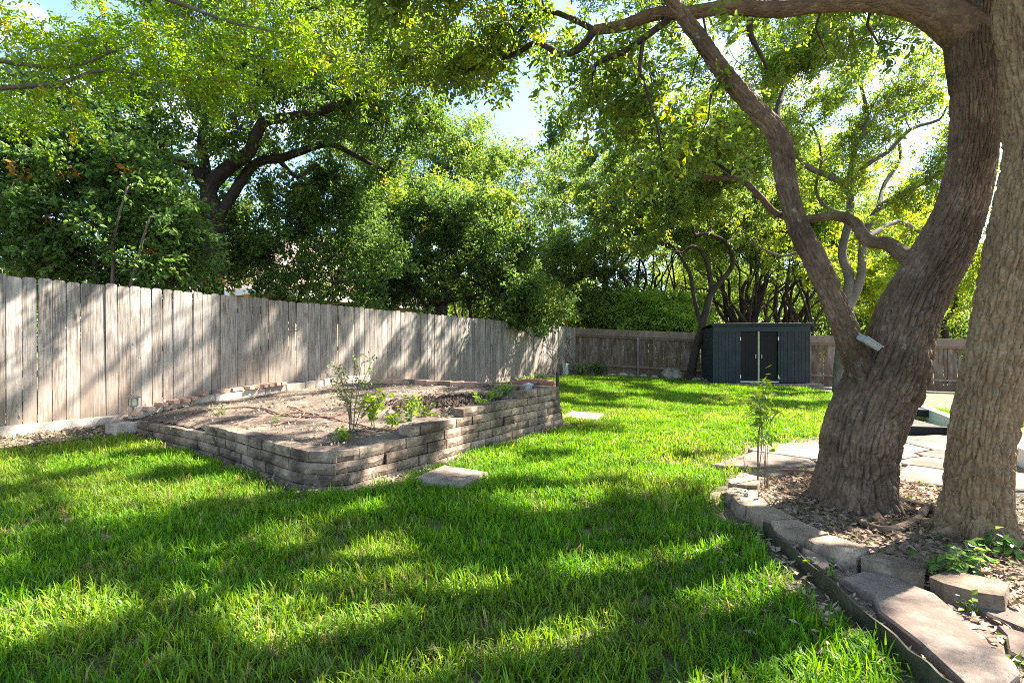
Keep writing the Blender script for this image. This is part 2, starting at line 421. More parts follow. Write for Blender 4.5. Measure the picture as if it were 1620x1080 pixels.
# back fence, seen from its rail side
A = at(905, 551, 21.95)[:2]; Bp = at(1120, 551, 20.7)[:2]; Cp = at(1510, 551, 18.7)[:2]; Dp = Cp + (Cp - Bp) * .75
PB = [picket_mesh('picket', M_backpicket, 1.66 + d, .1445) for d in (0, .008, -.006)]
bf = thing('wooden_fence', 'brown back fence with posts, rails and capping board facing the lawn', 'fence')
def backrun(p, q, za, zb, top0, top1, flip):
    d = q - p; L = np.hypot(*d); u = d / L; a = math.atan2(u[1], u[0]); nrm = np.array([-u[1], u[0]])     # nrm points away from camera
    n = int(L / .146)
    for i in range(n):
        f = (i + .5) / n; c = p + d * f
        o = obj('picket', random.choice(PB), bf, (c[0] + nrm[0] * .03, c[1] + nrm[1] * .03, za + (zb - za) * f + .2), (0, random.gauss(0, .006), a))
        if flip and random.random() < .22: o.scale = (.72, 1, 1)
    m = max(1, round(L / 2.35))
    for i in range(m + 1):
        f = i / m; c = p + d * f
        MB().box((0, 0, 0), (.09, .09, 1.8), bev=.006).build('post', M_rail, bf, loc=(c[0] - nrm[0] * .03, c[1] - nrm[1] * .03, za + (zb - za) * f + .88), rot=(0, 0, a))
        if i < m:
            c = p + d * (f + .5 / m); s_ = L / m; sl = -math.atan2((zb - za) / m, s_)
            zc = za + (zb - za) * (f + .5 / m)
            MB().box((0, 0, 0), (s_ - .01, .022, .28), bev=.004).build('cap_board', M_rail, bf, loc=(c[0] - nrm[0] * .092, c[1] - nrm[1] * .092, zc + 1.80), rot=(0, sl, a))
            MB().box((0, 0, 0), (s_ - .092, .05, .085), bev=.004).build('rail', M_rail, bf, loc=(c[0] - nrm[0] * .02, c[1] - nrm[1] * .02, zc + .4), rot=(0, sl, a))
            MB().box((0, 0, 0), (s_ - .092, .05, .085), bev=.004).build('rail', M_rail, bf, loc=(c[0] - nrm[0] * .02, c[1] - nrm[1] * .02, zc + 1.62), rot=(0, sl, a))
            MB().box((0, 0, 0), (s_ - .01, .024, .24), bev=.004).build('kick_board', M_backpicket, bf, loc=(c[0] + nrm[0] * .004, c[1] + nrm[1] * .004, zc + .10), rot=(0, sl, a))
backrun(A, Bp, .2, -.07, 0, 0, False); backrun(Bp, Dp, -.07, -.55, 0, 0, True)

# ------------------------------------------------------------------ raised bed retaining wall
def block_mesh(name, mat, L, H, Dp_, seed, rough=.008, nx=4, nz=2, taper=.86, cham=.0):
    r = random.Random(seed); v = []; f = []
    for k in range(nz + 1):
        for i in range(nx + 1):
            x = (i / nx - .5) * L; z = k / nz * H
            edge = (i in (0, nx)) or (k in (0, nz))
            y = (r.uniform(0, .004) + .006 if edge else -r.uniform(0, rough))
            if cham and i in (0, nx): y += cham
            v.append((x + (0 if edge else r.uniform(-.01, .01)), y, z + (0 if edge else r.uniform(-.01, .01))))
    for k in range(nz):
        for i in range(nx):
            a = k * (nx + 1) + i; f.append((a, a + 1, a + nx + 2, a + nx + 1))
    b = len(v); w = L / 2 * taper
    v += [(-w, Dp_, 0), (w, Dp_, 0), (w, Dp_, H), (-w, Dp_, H)]
    bl = list(range(nx + 1)); tl = [nz * (nx + 1) + i for i in range(nx + 1)]
    f.append(tuple(bl[::-1]) + (b, b + 1)); f.append(tuple(tl) + (b + 2, b + 3)); f.append((b + 1, b, b + 3, b + 2))
    lf = [k * (nx + 1) for k in range(nz + 1)]; rt = [k * (nx + 1) + nx for k in range(nz + 1)]
    f.append(tuple(lf) + (b + 3, b)); f.append(tuple(rt[::-1]) + (b + 1, b + 2))
    return pymesh(name, v, f, mat)

def walk(path, L0):
    """points every L0 along a polyline: (pos, tangent)"""
    P = np.asarray(path, float); seg = np.linalg.norm(np.diff(P, axis=0), axis=1); cum = np.concatenate([[0], np.cumsum(seg)])
    def at_s(s):
        i = min(max(np.searchsorted(cum, s) - 1, 0), len(seg) - 1); return P[i] + (P[i + 1] - P[i]) * ((s - cum[i]) / seg[i])
    return at_s, cum[-1]

CW, CH = .30, .10
pL = on(205, 665, .25)[:2]; pS = on(315, 672, .35)[:2] ; pM = on(430, 703, .35)[:2]; pN = on(505, 716, .35)[:2]; pN2 = on(600, 704, .35)[:2]
pFar = np.array([.84, 8.0]); pBack = np.array([-3.35, 10.5])
front = [pL, pS, pM, on(470, 713, .35)[:2], pN, on(550, 714, .35)[:2], pN2, pFar]
front = [tuple(p) for p in front]
fsm = spline(front[:1] + front[1:], 6)[:, :2]
fsm = np.vstack([spline(front[:7], 6), np.array(front[7])[None]])
wall = thing('retaining_wall', 'stained split-face block wall around the raised garden bed', 'wall', (0, 0, 0))
BM = {}
def bmesh_for(L, seed):
    k = (round(L, 3), seed)
    if k not in BM: BM[k] = block_mesh('wall_block', M_block, L - .01, CH - .008, .18, seed * 7 + int(L * 1000), .014)
    return BM[k]
def course(path, s0, s1, z, setback, L0=CW, shift=0.0, name='wall_block', parent=wall, flip=False):
    at_s, tot = walk(path, L0); s1 = min(s1, tot); s = s0; first = True
    while s < s1 - .05:
        L = L0 if not first else L0 * (1 - shift); first = False
        L = min(L, s1 - s); 
        if s1 - s - L < .08: L = s1 - s
        a, b = at_s(s), at_s(s + L); d = b - a; ln = np.hypot(*d); u = d / ln
        nin = np.array([-u[1], u[0]])
        c = (a + b) / 2 + nin * (setback + random.uniform(-.008, .01))
        obj(name, bmesh_for(round(ln, 2), random.randrange(5)), parent, (c[0], c[1], z + random.uniform(-.002, .002)), (0, random.gauss(0, .006), math.atan2(u[1], u[0]) + random.gauss(0, .012)))
        s += L
def s_of(path, p):
    P = np.asarray(path); seg = np.linalg.norm(np.diff(P, axis=0), axis=1); cum = np.concatenate([[0], np.cumsum(seg)]); best = (9e9, 0)
    for i in range(len(seg)):
        tt = np.clip(np.dot(p - P[i], P[i + 1] - P[i]) / seg[i] ** 2, 0, 1); dd = np.linalg.norm(P[i] + tt * (P[i + 1] - P[i]) - p)
        if dd < best[0]: best = (dd, cum[i] + tt * seg[i])
    return best[1]
sS = s_of(fsm, pS); sTot = walk(fsm, .3)[1]
s1 = s_of(fsm, on(655, 688, .37)[:2]); s2 = s_of(fsm, on(765, 655, .5)[:2]); s3 = s_of(fsm, on(842, 629, .57)[:2])
# tops: .25 | .35 | .45 | .55 | .65
for k, (zt, a) in enumerate(((-.05, 0), (.05, 0), (.15, 0), (.25, 0), (.35, sS), (.45, s1), (.55, s2), (.65, s3))):
    course(fsm, a, sTot, zt - CH, .014 * k, shift=.5 if k % 2 else 0)
back = [tuple(pFar), tuple(pFar + np.array([-.12, .32])), tuple((pFar + pBack) / 2 + np.array([0, .12])), tuple(pBack)]
for k, (zt, a) in enumerate(((.05, 0), (.15, 0), (.25, 0), (.35, 0), (.45, 0), (.55, 0), (.65, 0))):
    course(back, a, 99 if zt < .6 else 1.5, zt - CH, .014 * k + .02, shift=.5 if k % 2 else 0)
# bed soil
bedpoly = [tuple(p + np.array([0, 0])) for p in fsm[::1]] + [tuple(p) for p in back[1:]]
fpA = fence_pt(ft(*pL)); fpB = fence_pt(ft(*pBack))
bedpoly_full = bedpoly + [tuple(fpB), tuple(fpA)]
def bedz(x, y):
    t = ft(x, y); return .275 + np.clip((t - 0.2) / 4.4, -.2, 1.1) * .26 - .10 * np.exp(-(segdist(np.asarray(x, float), np.asarray(y, float), [pL, pS]) / .3) ** 2)
bx = np.arange(-6, 1.2, .06); by = np.arange(4, 11.2, .06)
X, Y = np.meshgrid(bx, by)
ins = inpoly(X, Y, bedpoly_full) & (segdist(X, Y, fsm) > .1) & (segdist(X, Y, back) > .08)
Z = bedz(X, Y) + .05 * (fbm(X * 1.6, Y * 1.6, 1) - .5) + .012 * (fbm(X * 9, Y * 9, 2) - .5)
dig = np.exp(-(((X + 1.05) / .75) ** 2 + ((Y - 7.2) / .55) ** 2)); Z = Z + dig * .16 * (fbm(X * 7, Y * 7, 8) - .42)
idx = -np.ones(X.shape, int); idx[ins] = np.arange(ins.sum())
q = ins[:-1, :-1] & ins[1:, :-1] & ins[:-1, 1:] & ins[1:, 1:]
F = np.stack([idx[:-1, :-1][q], idx[:-1, 1:][q], idx[1:, 1:][q], idx[1:, :-1][q]], -1)
soil = obj('garden_soil', npmesh('garden_soil', np.stack([X[ins], Y[ins], Z[ins]], -1), F, M_bedsoil, True)); tag(soil, kind='structure')
def BZ(x, y): return float(bedz(x, y))

cv, cf = [], []; cb = 0
for i in range(900):
    x = rng.normal(-1.05, .5) if i < 700 else rng.uniform(-4, .2); y = rng.normal(7.2, .34) if i < 700 else rng.uniform(5, 9)
    if not inpoly(np.array(x), np.array(y), bedpoly_full) or segdist(np.array(x), np.array(y), fsm) < .25: continue
    r_ = rng.uniform(.015, .05) if i < 700 else rng.uniform(.008, .022); q_ = np.array([(1, 0, 0), (0, 1, 0), (-1, 0, 0), (0, -1, 0), (.1, .1, .8), (0, 0, -.5)]) * r_ * rng.uniform(.6, 1.3, (6, 1)) + [x, y, BZ(x, y) + r_ * .3 + (.05 * math.exp(-((x + 1.05) / .6) ** 2 - ((y - 7.2) / .4) ** 2))]
    cv.append(q_); cf += [(cb + a_, cb + (a_ + 1) % 4, cb + 4) for a_ in range(4)] + [(cb + (a_ + 1) % 4, cb + a_, cb + 5) for a_ in range(4)]; cb += 6
tag(obj('soil_clods', npmesh('soil_clods', np.vstack(cv), np.array(cf), mat_soil('dug_soil', (.035, .024, .018), (.085, .06, .045), (.06, .045, .03)))), 'dark dug clods of soil heaped in the raised bed', 'soil', kind='stuff')
# kerb stones along the fence foot, with loose bricks on top
kerb = thing('kerb_edging', 'cream kerb stones along the fence foot inside the raised bed', 'edging')
kt = ft(*pL) + .05
def fence_off(t, off): return fence_pt(t) + np.array([CT, -ST]) * off
for i in range(11):
    L = random.choice((.38, .42, .45)); c = fence_off(kt + L / 2, .17); z = BZ(*c)
    MB().box((0, 0, 0), (L - .008, .10, .16), bev=.008).build('kerb_stone', M_kerb, kerb, loc=(c[0], c[1], z + .03), rot=(0, 0, FR + random.gauss(0, .02)))
    kt += L
kend = kt
brick_me = [MB().box((0, 0, .0), (.2, .095, .058), bev=.006, jit=.002).mesh('brick', M_brick) for _ in range(3)]
def brick(c, z, rz, lab, grp, ry=0, sc=1):
    return tag(obj('brick', random.choice(brick_me), None, (c[0], c[1], z), (0, ry, rz), (sc, sc, sc)), lab, 'brick', grp)
bt = ft(*pL) + .02
for i in range(7):
    c = fence_off(bt + .06, .3 if i < 5 else .2); brick(c, BZ(*c) + (.10 if i < 6 else .145), FR + R(90) + random.gauss(0, .12), 'loose clay brick lying along the foot of the fence beside the small lantern', 'bricks beside the lantern'); bt += .16
bt += .25
for i in range(8):
    c = fence_off(bt, .18); brick(c, BZ(*c) + .142, FR + (R(90) if i > 1 else R(8)) + random.gauss(0, .1), 'loose clay brick resting on top of the cream kerb stones', 'bricks on the kerb stones'); bt += .125 if i > 1 else .215
# row of slanted bricks at the back of the bed and the pier
at_s, tot = walk(back, .3)
for i in range(9):
    c = at_s(1.75 + i * .27) ; d = at_s(1.95 + i * .26) - c
    me = MB().box((0, 0, 0), (.24, .17, .10), bev=.008, jit=.003).mesh('wall_block', M_brick if i % 3 else M_block)
    obj('wall_block', me, wall, (c[0], c[1], .60 + random.uniform(-.006, .006)), (0, random.gauss(0, .02), math.atan2(d[1], d[0]) + R(24)))
pr = on(617, 597, .62); pr = at(628, 597, 10.3)
pier = thing('block_pier', 'short cream concrete pier at the back corner of the bed', 'pier', (pr[0], pr[1], .42), R(-20))
MB().box((0, 0, .08), (.3, .22, .22), bev=.01).build('pier_block', M_kerb, pier)
brick((pr[0], pr[1]), .42 + .19 + .032, R(-25), 'single pinkish brick lying flat on the short cream pier', None, sc=1.25)
# concrete kerb lump at the bed's near end
c = fence_off(ft(*pL) - .12, .36)
o = MB().box((0, 0, .05), (.3, .2, .16), bev=.012, jit=.003).build('concrete_block', M_kerb, loc=(c[0], c[1], G(*c)), rot=(0, 0, FR + .2)); tag(o, 'grey concrete block on the dirt beside the lantern at the fence', 'block')

# small path lantern by the fence
def lantern(c, z, s, lab, mf, mg, rz=0):
    L = thing('path_lantern', lab, 'lantern', (c[0], c[1], z), rz)
    MB().lathe([(.0, 0), (.035 * s, 0), (.035 * s, .015 * s), (.012 * s, .03 * s), (.012 * s, .09 * s), (.05 * s, .1 * s), (.05 * s, .11 * s), (0, .112 * s)], n=10).build('stem', mf, L, True)
    MB().box((0, 0, .165 * s), (.07 * s, .07 * s, .105 * s)).build('glass', mg, L)
    b = MB()
    for x in (-1, 1):
        for y in (-1, 1): b.box((x * .04 * s, y * .04 * s, .165 * s), (.012 * s, .012 * s, .112 * s))
    b.build('frame', mf, L)
    b = MB(); w = .075 * s; b.add([(-w, -w, .22 * s), (w, -w, .22 * s), (w, w, .22 * s), (-w, w, .22 * s), (-w, -w, .232 * s), (w, -w, .232 * s), (w, w, .232 * s), (-w, w, .232 * s), (0, 0, .265 * s)],
                          [(3, 2, 1, 0), (0, 1, 5, 4), (1, 2, 6, 5), (2, 3, 7, 6), (3, 0, 4, 7), (4, 5, 8), (5, 6, 8), (6, 7, 8), (7, 4, 8)]); b.build('cap', mf, L)
c = fence_off(ft(*pL) + .06, .26); lantern(c, BZ(*c) + .1, 1.0, 'small square bronze path lantern standing on bricks by the fence', M_bronze, M_glass, FR)
c = at(841, 600, 8.0); lantern((c[0] - .05, c[1]), .5, .8, 'small grey lantern among weeds at the far end of the bed', M_lantern, M_lantern, .4)

# pots, twigs, hose at the far end of the bed
for (px, d, w, lab) in ((832, 8.6, .42, 'brown rectangular clay planter at the far end of the bed, widest of them'), (866, 8.5, .26, 'short brown clay planter beside the black pipe on the wall end'), (848, 9.1, .5, 'long dark clay planter tucked behind the other planters')):
    c = at(px, 600, d); P = thing('clay_planter', lab, 'planter', (c[0], c[1], .54), R(-28))
    b = MB(); h = .15; L2, D2 = w / 2, .1
    b.box((0, -D2, h / 2), (w, .02, h)).box((0, D2, h / 2), (w, .02, h)).box((-L2, 0, h / 2), (.02, 2 * D2 - .02, h)).box((L2, 0, h / 2), (.02, 2 * D2 - .02, h)).box((0, 0, .01), (w - .02, 2 * D2 - .02, .02))
    b.build('box', M_terra, P)
    MB().box((0, 0, h - .035), (w - .022, 2 * D2 - .022, .02)).build('potting_soil', M_mulch, P)
    b = MB(); b.box((0, -D2 - .006, h - .012), (w + .05, .03, .03)).box((0, D2 + .006, h - .012), (w + .05, .03, .03)).box((-L2 - .006, 0, h - .012), (.03, 2 * D2 - .018, .03)).box((L2 + .006, 0, h - .012), (.03, 2 * D2 - .018, .03)); b.build('rim', M_terra, P)
c = at(882, 592, 8.35)
tag(MB().tube([(c[0], c[1], .5), (c[0], c[1], .86)], .028, 10).build('black_pipe', M_blackhose), 'short black upright pipe at the far end of the block wall', 'pipe')
c = at(805, 610, 8.6); b = MB()
for i in range(60):
    a = random.uniform(0, 6.28); p = np.array([c[0] + random.gauss(0, .2), c[1] + random.gauss(0, .12), .52 + random.uniform(0, .12)]); d = np.array([math.cos(a), math.sin(a), random.uniform(-.3, .3)]) * random.uniform(.08, .2)
    b.tube([p - d, p + d * .1 + np.array([0, 0, .01]), p + d], .006, 4)
tag(b.build('twig_pile', M_twig), 'heap of dry brown twigs in the bed near the planters', 'twigs')
def groundtube(name, pts, r, mat, lab, cat, zf, n=6, wob=.02):
    P = spline([(p[0], p[1], 0) for p in pts], 10); P[:, 2] = zf(P[:, 0], P[:, 1]) + r * .7 + wob * rng.random(len(P))
    return tag(MB().tube(P, r, n).build(name, mat, smooth=True), lab, cat)
sp = lambda l, z=.3: [tuple(on(x, y, z)[:2]) for x, y in l]
groundtube('drip_hose', sp([(275, 663), (320, 656), (400, 653), (450, 665), (520, 668), (610, 655), (700, 640)], .32), .011, M_hose, 'brown drip hose lying across the bed toward the dug patch', 'hose', bedz)
groundtube('drip_hose', sp([(365, 676), (420, 668), (480, 664), (540, 676), (610, 690), (660, 678)], .31), .011, M_hose, 'brown drip hose looping past the bare-stemmed bush', 'hose', bedz)
groundtube('drip_hose', sp([(455, 655), (480, 662), (470, 672), (430, 680)], .31), .01, M_hose, 'short brown hose end curled near the kerb stones', 'hose', bedz)
groundtube('garden_hose', sp([(790, 628), (800, 622), (820, 619), (838, 612)], .52), .012, simple('green_hose', (.03, .25, .16), .5), 'short green hose among the weeds by the block wall', 'hose', bedz)
groundtube('drip_pipe', [fence_off(t_, o_) for t_, o_ in ((-1.5, .45), (-.6, .42), (.3, .5), (.9, .42))], .008, M_blackhose, 'thin black pipe on the dirt strip along the fence', 'pipe', lambda x, y: ground(x, y))

# stepping slabs by the wall
def slab(corners, z, th, lab):
    b = MB(); P = [np.array(p) for p in corners]; cc = sum(P) / len(P)
    n = len(P); inn = [cc + (p - cc) * .975 for p in P]
    v = [(p[0], p[1], z) for p in P] + [(p[0], p[1], z + th - .01) for p in P] + [(p[0], p[1], z + th) for p in inn]
    f = [tuple(range(n - 1, -1, -1))] + [(i, (i + 1) % n, n + (i + 1) % n, n + i) for i in range(n)] + [(n + i, n + (i + 1) % n, 2 * n + (i + 1) % n, 2 * n + i) for i in range(n)] + [tuple(range(2 * n, 3 * n))]
    b.add(v, f); return tag(b.build('stepping_slab', M_slab), lab, 'slab')
slab([on(x, y, .09)[:2] for x, y in ((652, 752), (726, 765), (772, 742), (703, 731))], .0, .065, 'square tan concrete slab in the grass against the near part of the block wall')
slab([on(x, y, .12)[:2] for x, y in ((885, 656), (943, 660), (955, 651), (905, 647))], .0, .09, 'flat tan slab at the far end of the block wall')

# ------------------------------------------------------------------ tree ring of blocks, flagstones, edging
ring = [on(1296, 744, .1)[:2], on(1238, 741, .1)[:2], on(1190, 744, .1)[:2], on(1156, 760, .1)[:2], on(1149, 783, .1)[:2], on(1174, 803, .1)[:2], on(1203, 820, .11)[:2], on(1240, 838, .11)[:2], on(1305, 866, .12)[:2], on(1398, 888, .13)[:2], on(1508, 921, .13)[:2], on(1600, 950, .13)[:2]]
ringp = spline([tuple(p) for p in ring], 6)
ringT = thing('planter_ring', 'curved edging of weathered concrete blocks around the two oak trunks', 'edging')
at_r, rt_ = walk(ringp, .3); s = .42; i = 0
ring_blocks = [(.22, .11), (.24, .1), (.22, .12), (.27, .12), (.26, .11), (.3, .12), (.32, .125), (.31, .13), (.31, .125), (.30, .13), (.3, .13)]
while s < rt_ - .1:
    L, H = ring_blocks[min(i, len(ring_blocks) - 1)]
    L = min(L, rt_ - s); a, b_ = at_r(s), at_r(s + L); d = b_ - a; ln = np.hypot(*d); u = d / ln; nin = np.array([-u[1], u[0]]); c = (a + b_) / 2
    me = block_mesh('edging_block', M_edge, ln - .022, H + .035, .23, 90 + i, .012, 4, 2, .78, .035)
    obj('edging_block', me, ringT, (c[0], c[1], G(*c) - .05 + random.uniform(-.006, .006)), (random.gauss(0, .04), random.gauss(0, .04), math.atan2(u[1], u[0]) + random.gauss(0, .07)))
    s += L + .006; i += 1
# curved terracotta lawn edging at the back of the ring
P = np.array([at_r(x) for x in np.linspace(0.0, .5, 9)]); v = []; f = []
P = np.vstack([on(1330, 752, .1)[:2][None], P])
for j, p in enumerate(P):
    d = P[min(j + 1, len(P) - 1)] - P[max(j - 1, 0)]; d /= np.hypot(*d); nn = np.array([-d[1], d[0]]) * .03
    v += [(p[0], p[1], -.03), (p[0], p[1], .1), (p[0] + nn[0], p[1] + nn[1], .1), (p[0] + nn[0], p[1] + nn[1], -.03)]
for j in range(len(P) - 1):
    for k in range(4): f.append((j * 4 + k, j * 4 + 4 + k, j * 4 + 4 + (k + 1) % 4, j * 4 + (k + 1) % 4))
f += [(3, 2, 1, 0), tuple(4 * (len(P) - 1) + k for k in range(4))]
tag(pymesh and obj('clay_edging', pymesh('clay_edging', v, f, M_terra)), 'curved brown clay edging strip behind the larger oak trunk', 'edging')
ring_poly = [tuple(p) for p in ringp] + [(3.4, 2.3), (4.2, 2.9), (4.1, 3.9), (3.4, 4.5)]
def mulchz(x, y): return ground(x, y) + .055 + .03 * (fbm(x * 5, y * 5, 4) - .5)
bx = np.arange(1.4, 4.4, .05); by = np.arange(2.0, 5.2, .05); X, Y = np.meshgrid(bx, by)
ins = inpoly(X, Y, ring_poly) & (segdist(X, Y, ringp) > .05); Z = mulchz(X, Y); idx = -np.ones(X.shape, int); idx[ins] = np.arange(ins.sum())
q = ins[:-1, :-1] & ins[1:, :-1] & ins[:-1, 1:] & ins[1:, 1:]
F = np.stack([idx[:-1, :-1][q], idx[:-1, 1:][q], idx[1:, 1:][q], idx[1:, :-1][q]], -1)
tag(obj('mulch_bed', npmesh('mulch_bed', np.stack([X[ins], Y[ins], Z[ins]], -1), F, M_mulch, True)), kind='structure')
# dirt of path and patio
def sheet(name, poly, mat, dz, step=.1):
    xs_ = np.arange(min(p[0] for p in poly), max(p[0] for p in poly) + step, step); ys_ = np.arange(min(p[1] for p in poly), max(p[1] for p in poly) + step, step)
    X, Y = np.meshgrid(xs_, ys_); ins = inpoly(X, Y, poly); Z = ground(X, Y) + dz + .012 * (fbm(X * 8, Y * 8, 5) - .5); idx = -np.ones(X.shape, int); idx[ins] = np.arange(ins.sum())
    q = ins[:-1, :-1] & ins[1:, :-1] & ins[:-1, 1:] & ins[1:, 1:]
    F = np.stack([idx[:-1, :-1][q], idx[:-1, 1:][q], idx[1:, 1:][q], idx[1:, :-1][q]], -1)
    o = obj(name, npmesh(name, np.stack([X[ins], Y[ins], Z[ins]], -1), F, mat, True)); return tag(o, kind='structure')
edge_line = [on(1204, 817, .1)[:2], on(1250, 858, .1)[:2], on(1300, 900, .1)[:2], on(1400, 985, .1)[:2], on(1460, 1035, .1)[:2], on(1525, 1085, .1)[:2], (1.5, 1.3)]
path_poly = [tuple(p) for p in edge_line] + [(3.5, 1.3), (3.6, 2.3)] + [tuple(p) for p in ringp[::-1][:32]]
path_g = sheet('stone_path', path_poly, M_mulch, .03, .05)
patio_poly = [on(1296, 747, .03)[:2], on(1238, 743, .03)[:2], on(1196, 745, .03)[:2], on(1194, 726, .03)[:2], on(1215, 703, .03)[:2], on(1290, 693, .03)[:2], (5.0, 7.35), (9, 7.4), (9, 4.4), (4.2, 3.9), (3.4, 4.5)]
patio_poly = [tuple(p) for p in patio_poly]
patio_g = sheet('patio', patio_poly, M_tread, .012, .07)
# steel edging
P = spline([tuple(p) for p in edge_line], 5); v = []; f = []
for j, p in enumerate(P):
    d = P[min(j + 1, len(P) - 1)] - P[max(j - 1, 0)]; d /= np.hypot(*d); nn = np.array([-d[1], d[0]]) * .005; z = .082 + .007 * math.sin(j * 1.3)
    v += [(p[0] - nn[0], p[1] - nn[1], -.03), (p[0] - nn[0], p[1] - nn[1], z), (p[0] + nn[0], p[1] + nn[1], z), (p[0] + nn[0], p[1] + nn[1], -.03)]
for j in range(len(P) - 1):
    for k in range(4): f.append((j * 4 + k, j * 4 + 4 + k, j * 4 + 4 + (k + 1) % 4, j * 4 + (k + 1) % 4))
f += [(3, 2, 1, 0), tuple(4 * (len(P) - 1) + k for k in range(4))]
tag(obj('steel_edging', pymesh('steel_edging', v, f, M_green)), 'dark green steel edging strip between the lawn and the stone path', 'edging')

def flagstone(poly, z, th, parent, rough=.012, tilt=0):
    P = []
    n = len(poly)
    for i in range(n):                                     # break each edge unevenly
        a = np.array(poly[i]); b_ = np.array(poly[(i + 1) % n]); m = max(1, int(np.hypot(*(b_ - a)) / .12))
        for k in range(m):
            p = a + (b_ - a) * k / m; P.append(p + rng.normal(0, rough, 2) * (1 if k else .4))
    c = sum(P) / len(P); n = len(P); inn = [c + (p - c) * (1 - .012 / max(.1, np.hypot(*(p - c)))) for p in P]
    zz = lambda p, h: z + h + tilt * (p[0] - c[0])
    v = [(p[0], p[1], zz(p, -th)) for p in P] + [(p[0], p[1], zz(p, -.01)) for p in P] + [(p[0], p[1], zz(p, 0)) for p in inn]
    f = [tuple(range(n - 1, -1, -1))] + [(i, (i + 1) % n, n + (i + 1) % n, n + i) for i in range(n)] + [(n + i, n + (i + 1) % n, 2 * n + (i + 1) % n, 2 * n + i) for i in range(n)] + [tuple(range(2 * n, 3 * n))]
    return obj('flagstone', pymesh('flagstone', v, f, M_flag), parent)
def fl(l, z): return [tuple(on(x, y, z)[:2]) for x, y in l]
flagstone(fl([(1266, 874), (1270, 864), (1308, 882), (1312, 892), (1303, 903)], .075), .075, .06, path_g)
flagstone(fl([(1332, 914), (1362, 901), (1410, 912), (1478, 936), (1530, 985), (1600, 1045), (1618, 1060), (1575, 1100), (1556, 1108), (1514, 1068), (1452, 1014), (1390, 965), (1382, 940)], .08), .08, .07, path_g)
flagstone(fl([(1505, 937), (1560, 945), (1622, 957), (1660, 985), (1640, 1000), (1575, 975)], .06), .06, .05, path_g)
flagstone(fl([(1575, 985), (1640, 1005), (1680, 1040), (1660, 1060), (1600, 1030)], .06), .06, .05, path_g)
flagstone(fl([(1425, 898), (1480, 915), (1505, 930), (1470, 925), (1395, 905)], .05), .05, .04, path_g)
flagstone(fl([(1612, 1068), (1680, 1070), (1720, 1130), (1600, 1130)], .06), .06, .05, path_g)
# patio flags: a jittered voronoi of the patio
pr_ = np.random.default_rng(5); seeds = []
for yy in np.arange(3.6, 7.9, .55):
    for xx in np.arange(2.4, 9, .8): seeds.append((xx + pr_.uniform(-.3, .3) + (.4 if int(yy / .55) % 2 else 0), yy + pr_.uniform(-.18, .18)))
seeds = np.array(seeds)
def clip(poly, m, nv):
    out = []; n = len(poly)
    for i in range(n):
        a, b_ = poly[i], poly[(i + 1) % n]; da = np.dot(a - m, nv); db = np.dot(b_ - m, nv)
        if da <= 0: out.append(a)
        if da * db < 0: out.append(a + (b_ - a) * da / (da - db))
    return out
for i, sd in enumerate(seeds):
    if not inpoly(sd[0], sd[1], patio_poly) or segdist(sd[0], sd[1], patio_poly + patio_poly[:1]) < .08: continue
    pl = [sd + np.array(q_) for q_ in ((-1, -1), (1, -1), (1, 1), (-1, 1))]
    for j, o_ in enumerate(seeds):
        if j != i and np.hypot(*(o_ - sd)) < 2.2:
            nv = o_ - sd; d_ = np.hypot(*nv); nv = nv / d_; pl = clip(pl, sd + nv * (d_ / 2 - .022), nv)
            if len(pl) < 3: break
    if len(pl) >= 3: flagstone(pl, G(*sd) + .045 + random.uniform(-.006, .006), .05, patio_g, .008)

# white kerb wall with dark steps beyond the patio
wk = thing('white_kerb_wall', 'low white painted concrete kerb beside the dark steps past the patio', 'wall')
wa, wb, wc = at(1446, 551, 9.6)[:2], at(1506, 551, 7.6)[:2], at(1640, 551, 5.0)[:2]
for p, q_ in ((wa, wb), (wb, wc)):
    d = q_ - p; L = np.hypot(*d); c = (p + q_) / 2
    MB().box((0, 0, .0), (L, .12, .34), bev=.008).build('kerb_section', M_white, wk, loc=(c[0], c[1], .06), rot=(0, 0, math.atan2(d[1], d[0])))
st = thing('garden_step', 'two black timber edged steps filled with dark gravel past the patio', 'steps')
for (p0, p1, z, dep) in ((at(1425, 551, 7.4), at(1502, 551, 7.25), .06, .95), (at(1425, 551, 8.6), at(1475, 551, 8.5), .16, .8)):
    d = p1[:2] - p0[:2]; L = np.hypot(*d); c = (p0[:2] + p1[:2]) / 2; a = math.atan2(d[1], d[0]); nn = np.array([-d[1], d[0]]) / L
    MB().box((0, 0, 0), (L, .06, .13), bev=.006).build('riser', M_black, st, loc=(c[0], c[1], z), rot=(0, 0, a))
    c2 = c + nn * (dep / 2 + .03); MB().box((0, 0, 0), (L, dep, .08)).build('gravel_tread', M_tread, st, loc=(c2[0], c2[1], z + .005), rot=(0, 0, a))

# ------------------------------------------------------------------ shed
sl, sr = np.array([(1128 - CX) / FX * 17.6, 17.6]), np.array([(1282 - CX) / FX * 17.15, 17.15])
d = sr - sl; SW = np.hypot(*d); SA = math.atan2(d[1], d[0]); SZ = .03; SH = 2.0
shed = thing('garden_shed', 'dark blue-grey ribbed metal shed with two dark door panels', 'shed', (sl[0], sl[1], SZ), SA)
def corr(x0, x1, z0, z1, y, pitch=.11, amp=.012):
    n = int((x1 - x0) / pitch); v = []; f = []; xs_ = []
    for i in range(n):
        a = x0 + (x1 - x0) * i / n; w = (x1 - x0) / n
        xs_ += [(a, 0), (a + w * .55, 0), (a + w * .65, amp), (a + w * .9, amp)]
    xs_.append((x1, 0))
    for x, o_ in xs_: v += [(x, y - o_, z0), (x, y - o_, z1)]
    for i in range(len(xs_) - 1): f.append((2 * i, 2 * i + 2, 2 * i + 3, 2 * i + 1))
    return v, f
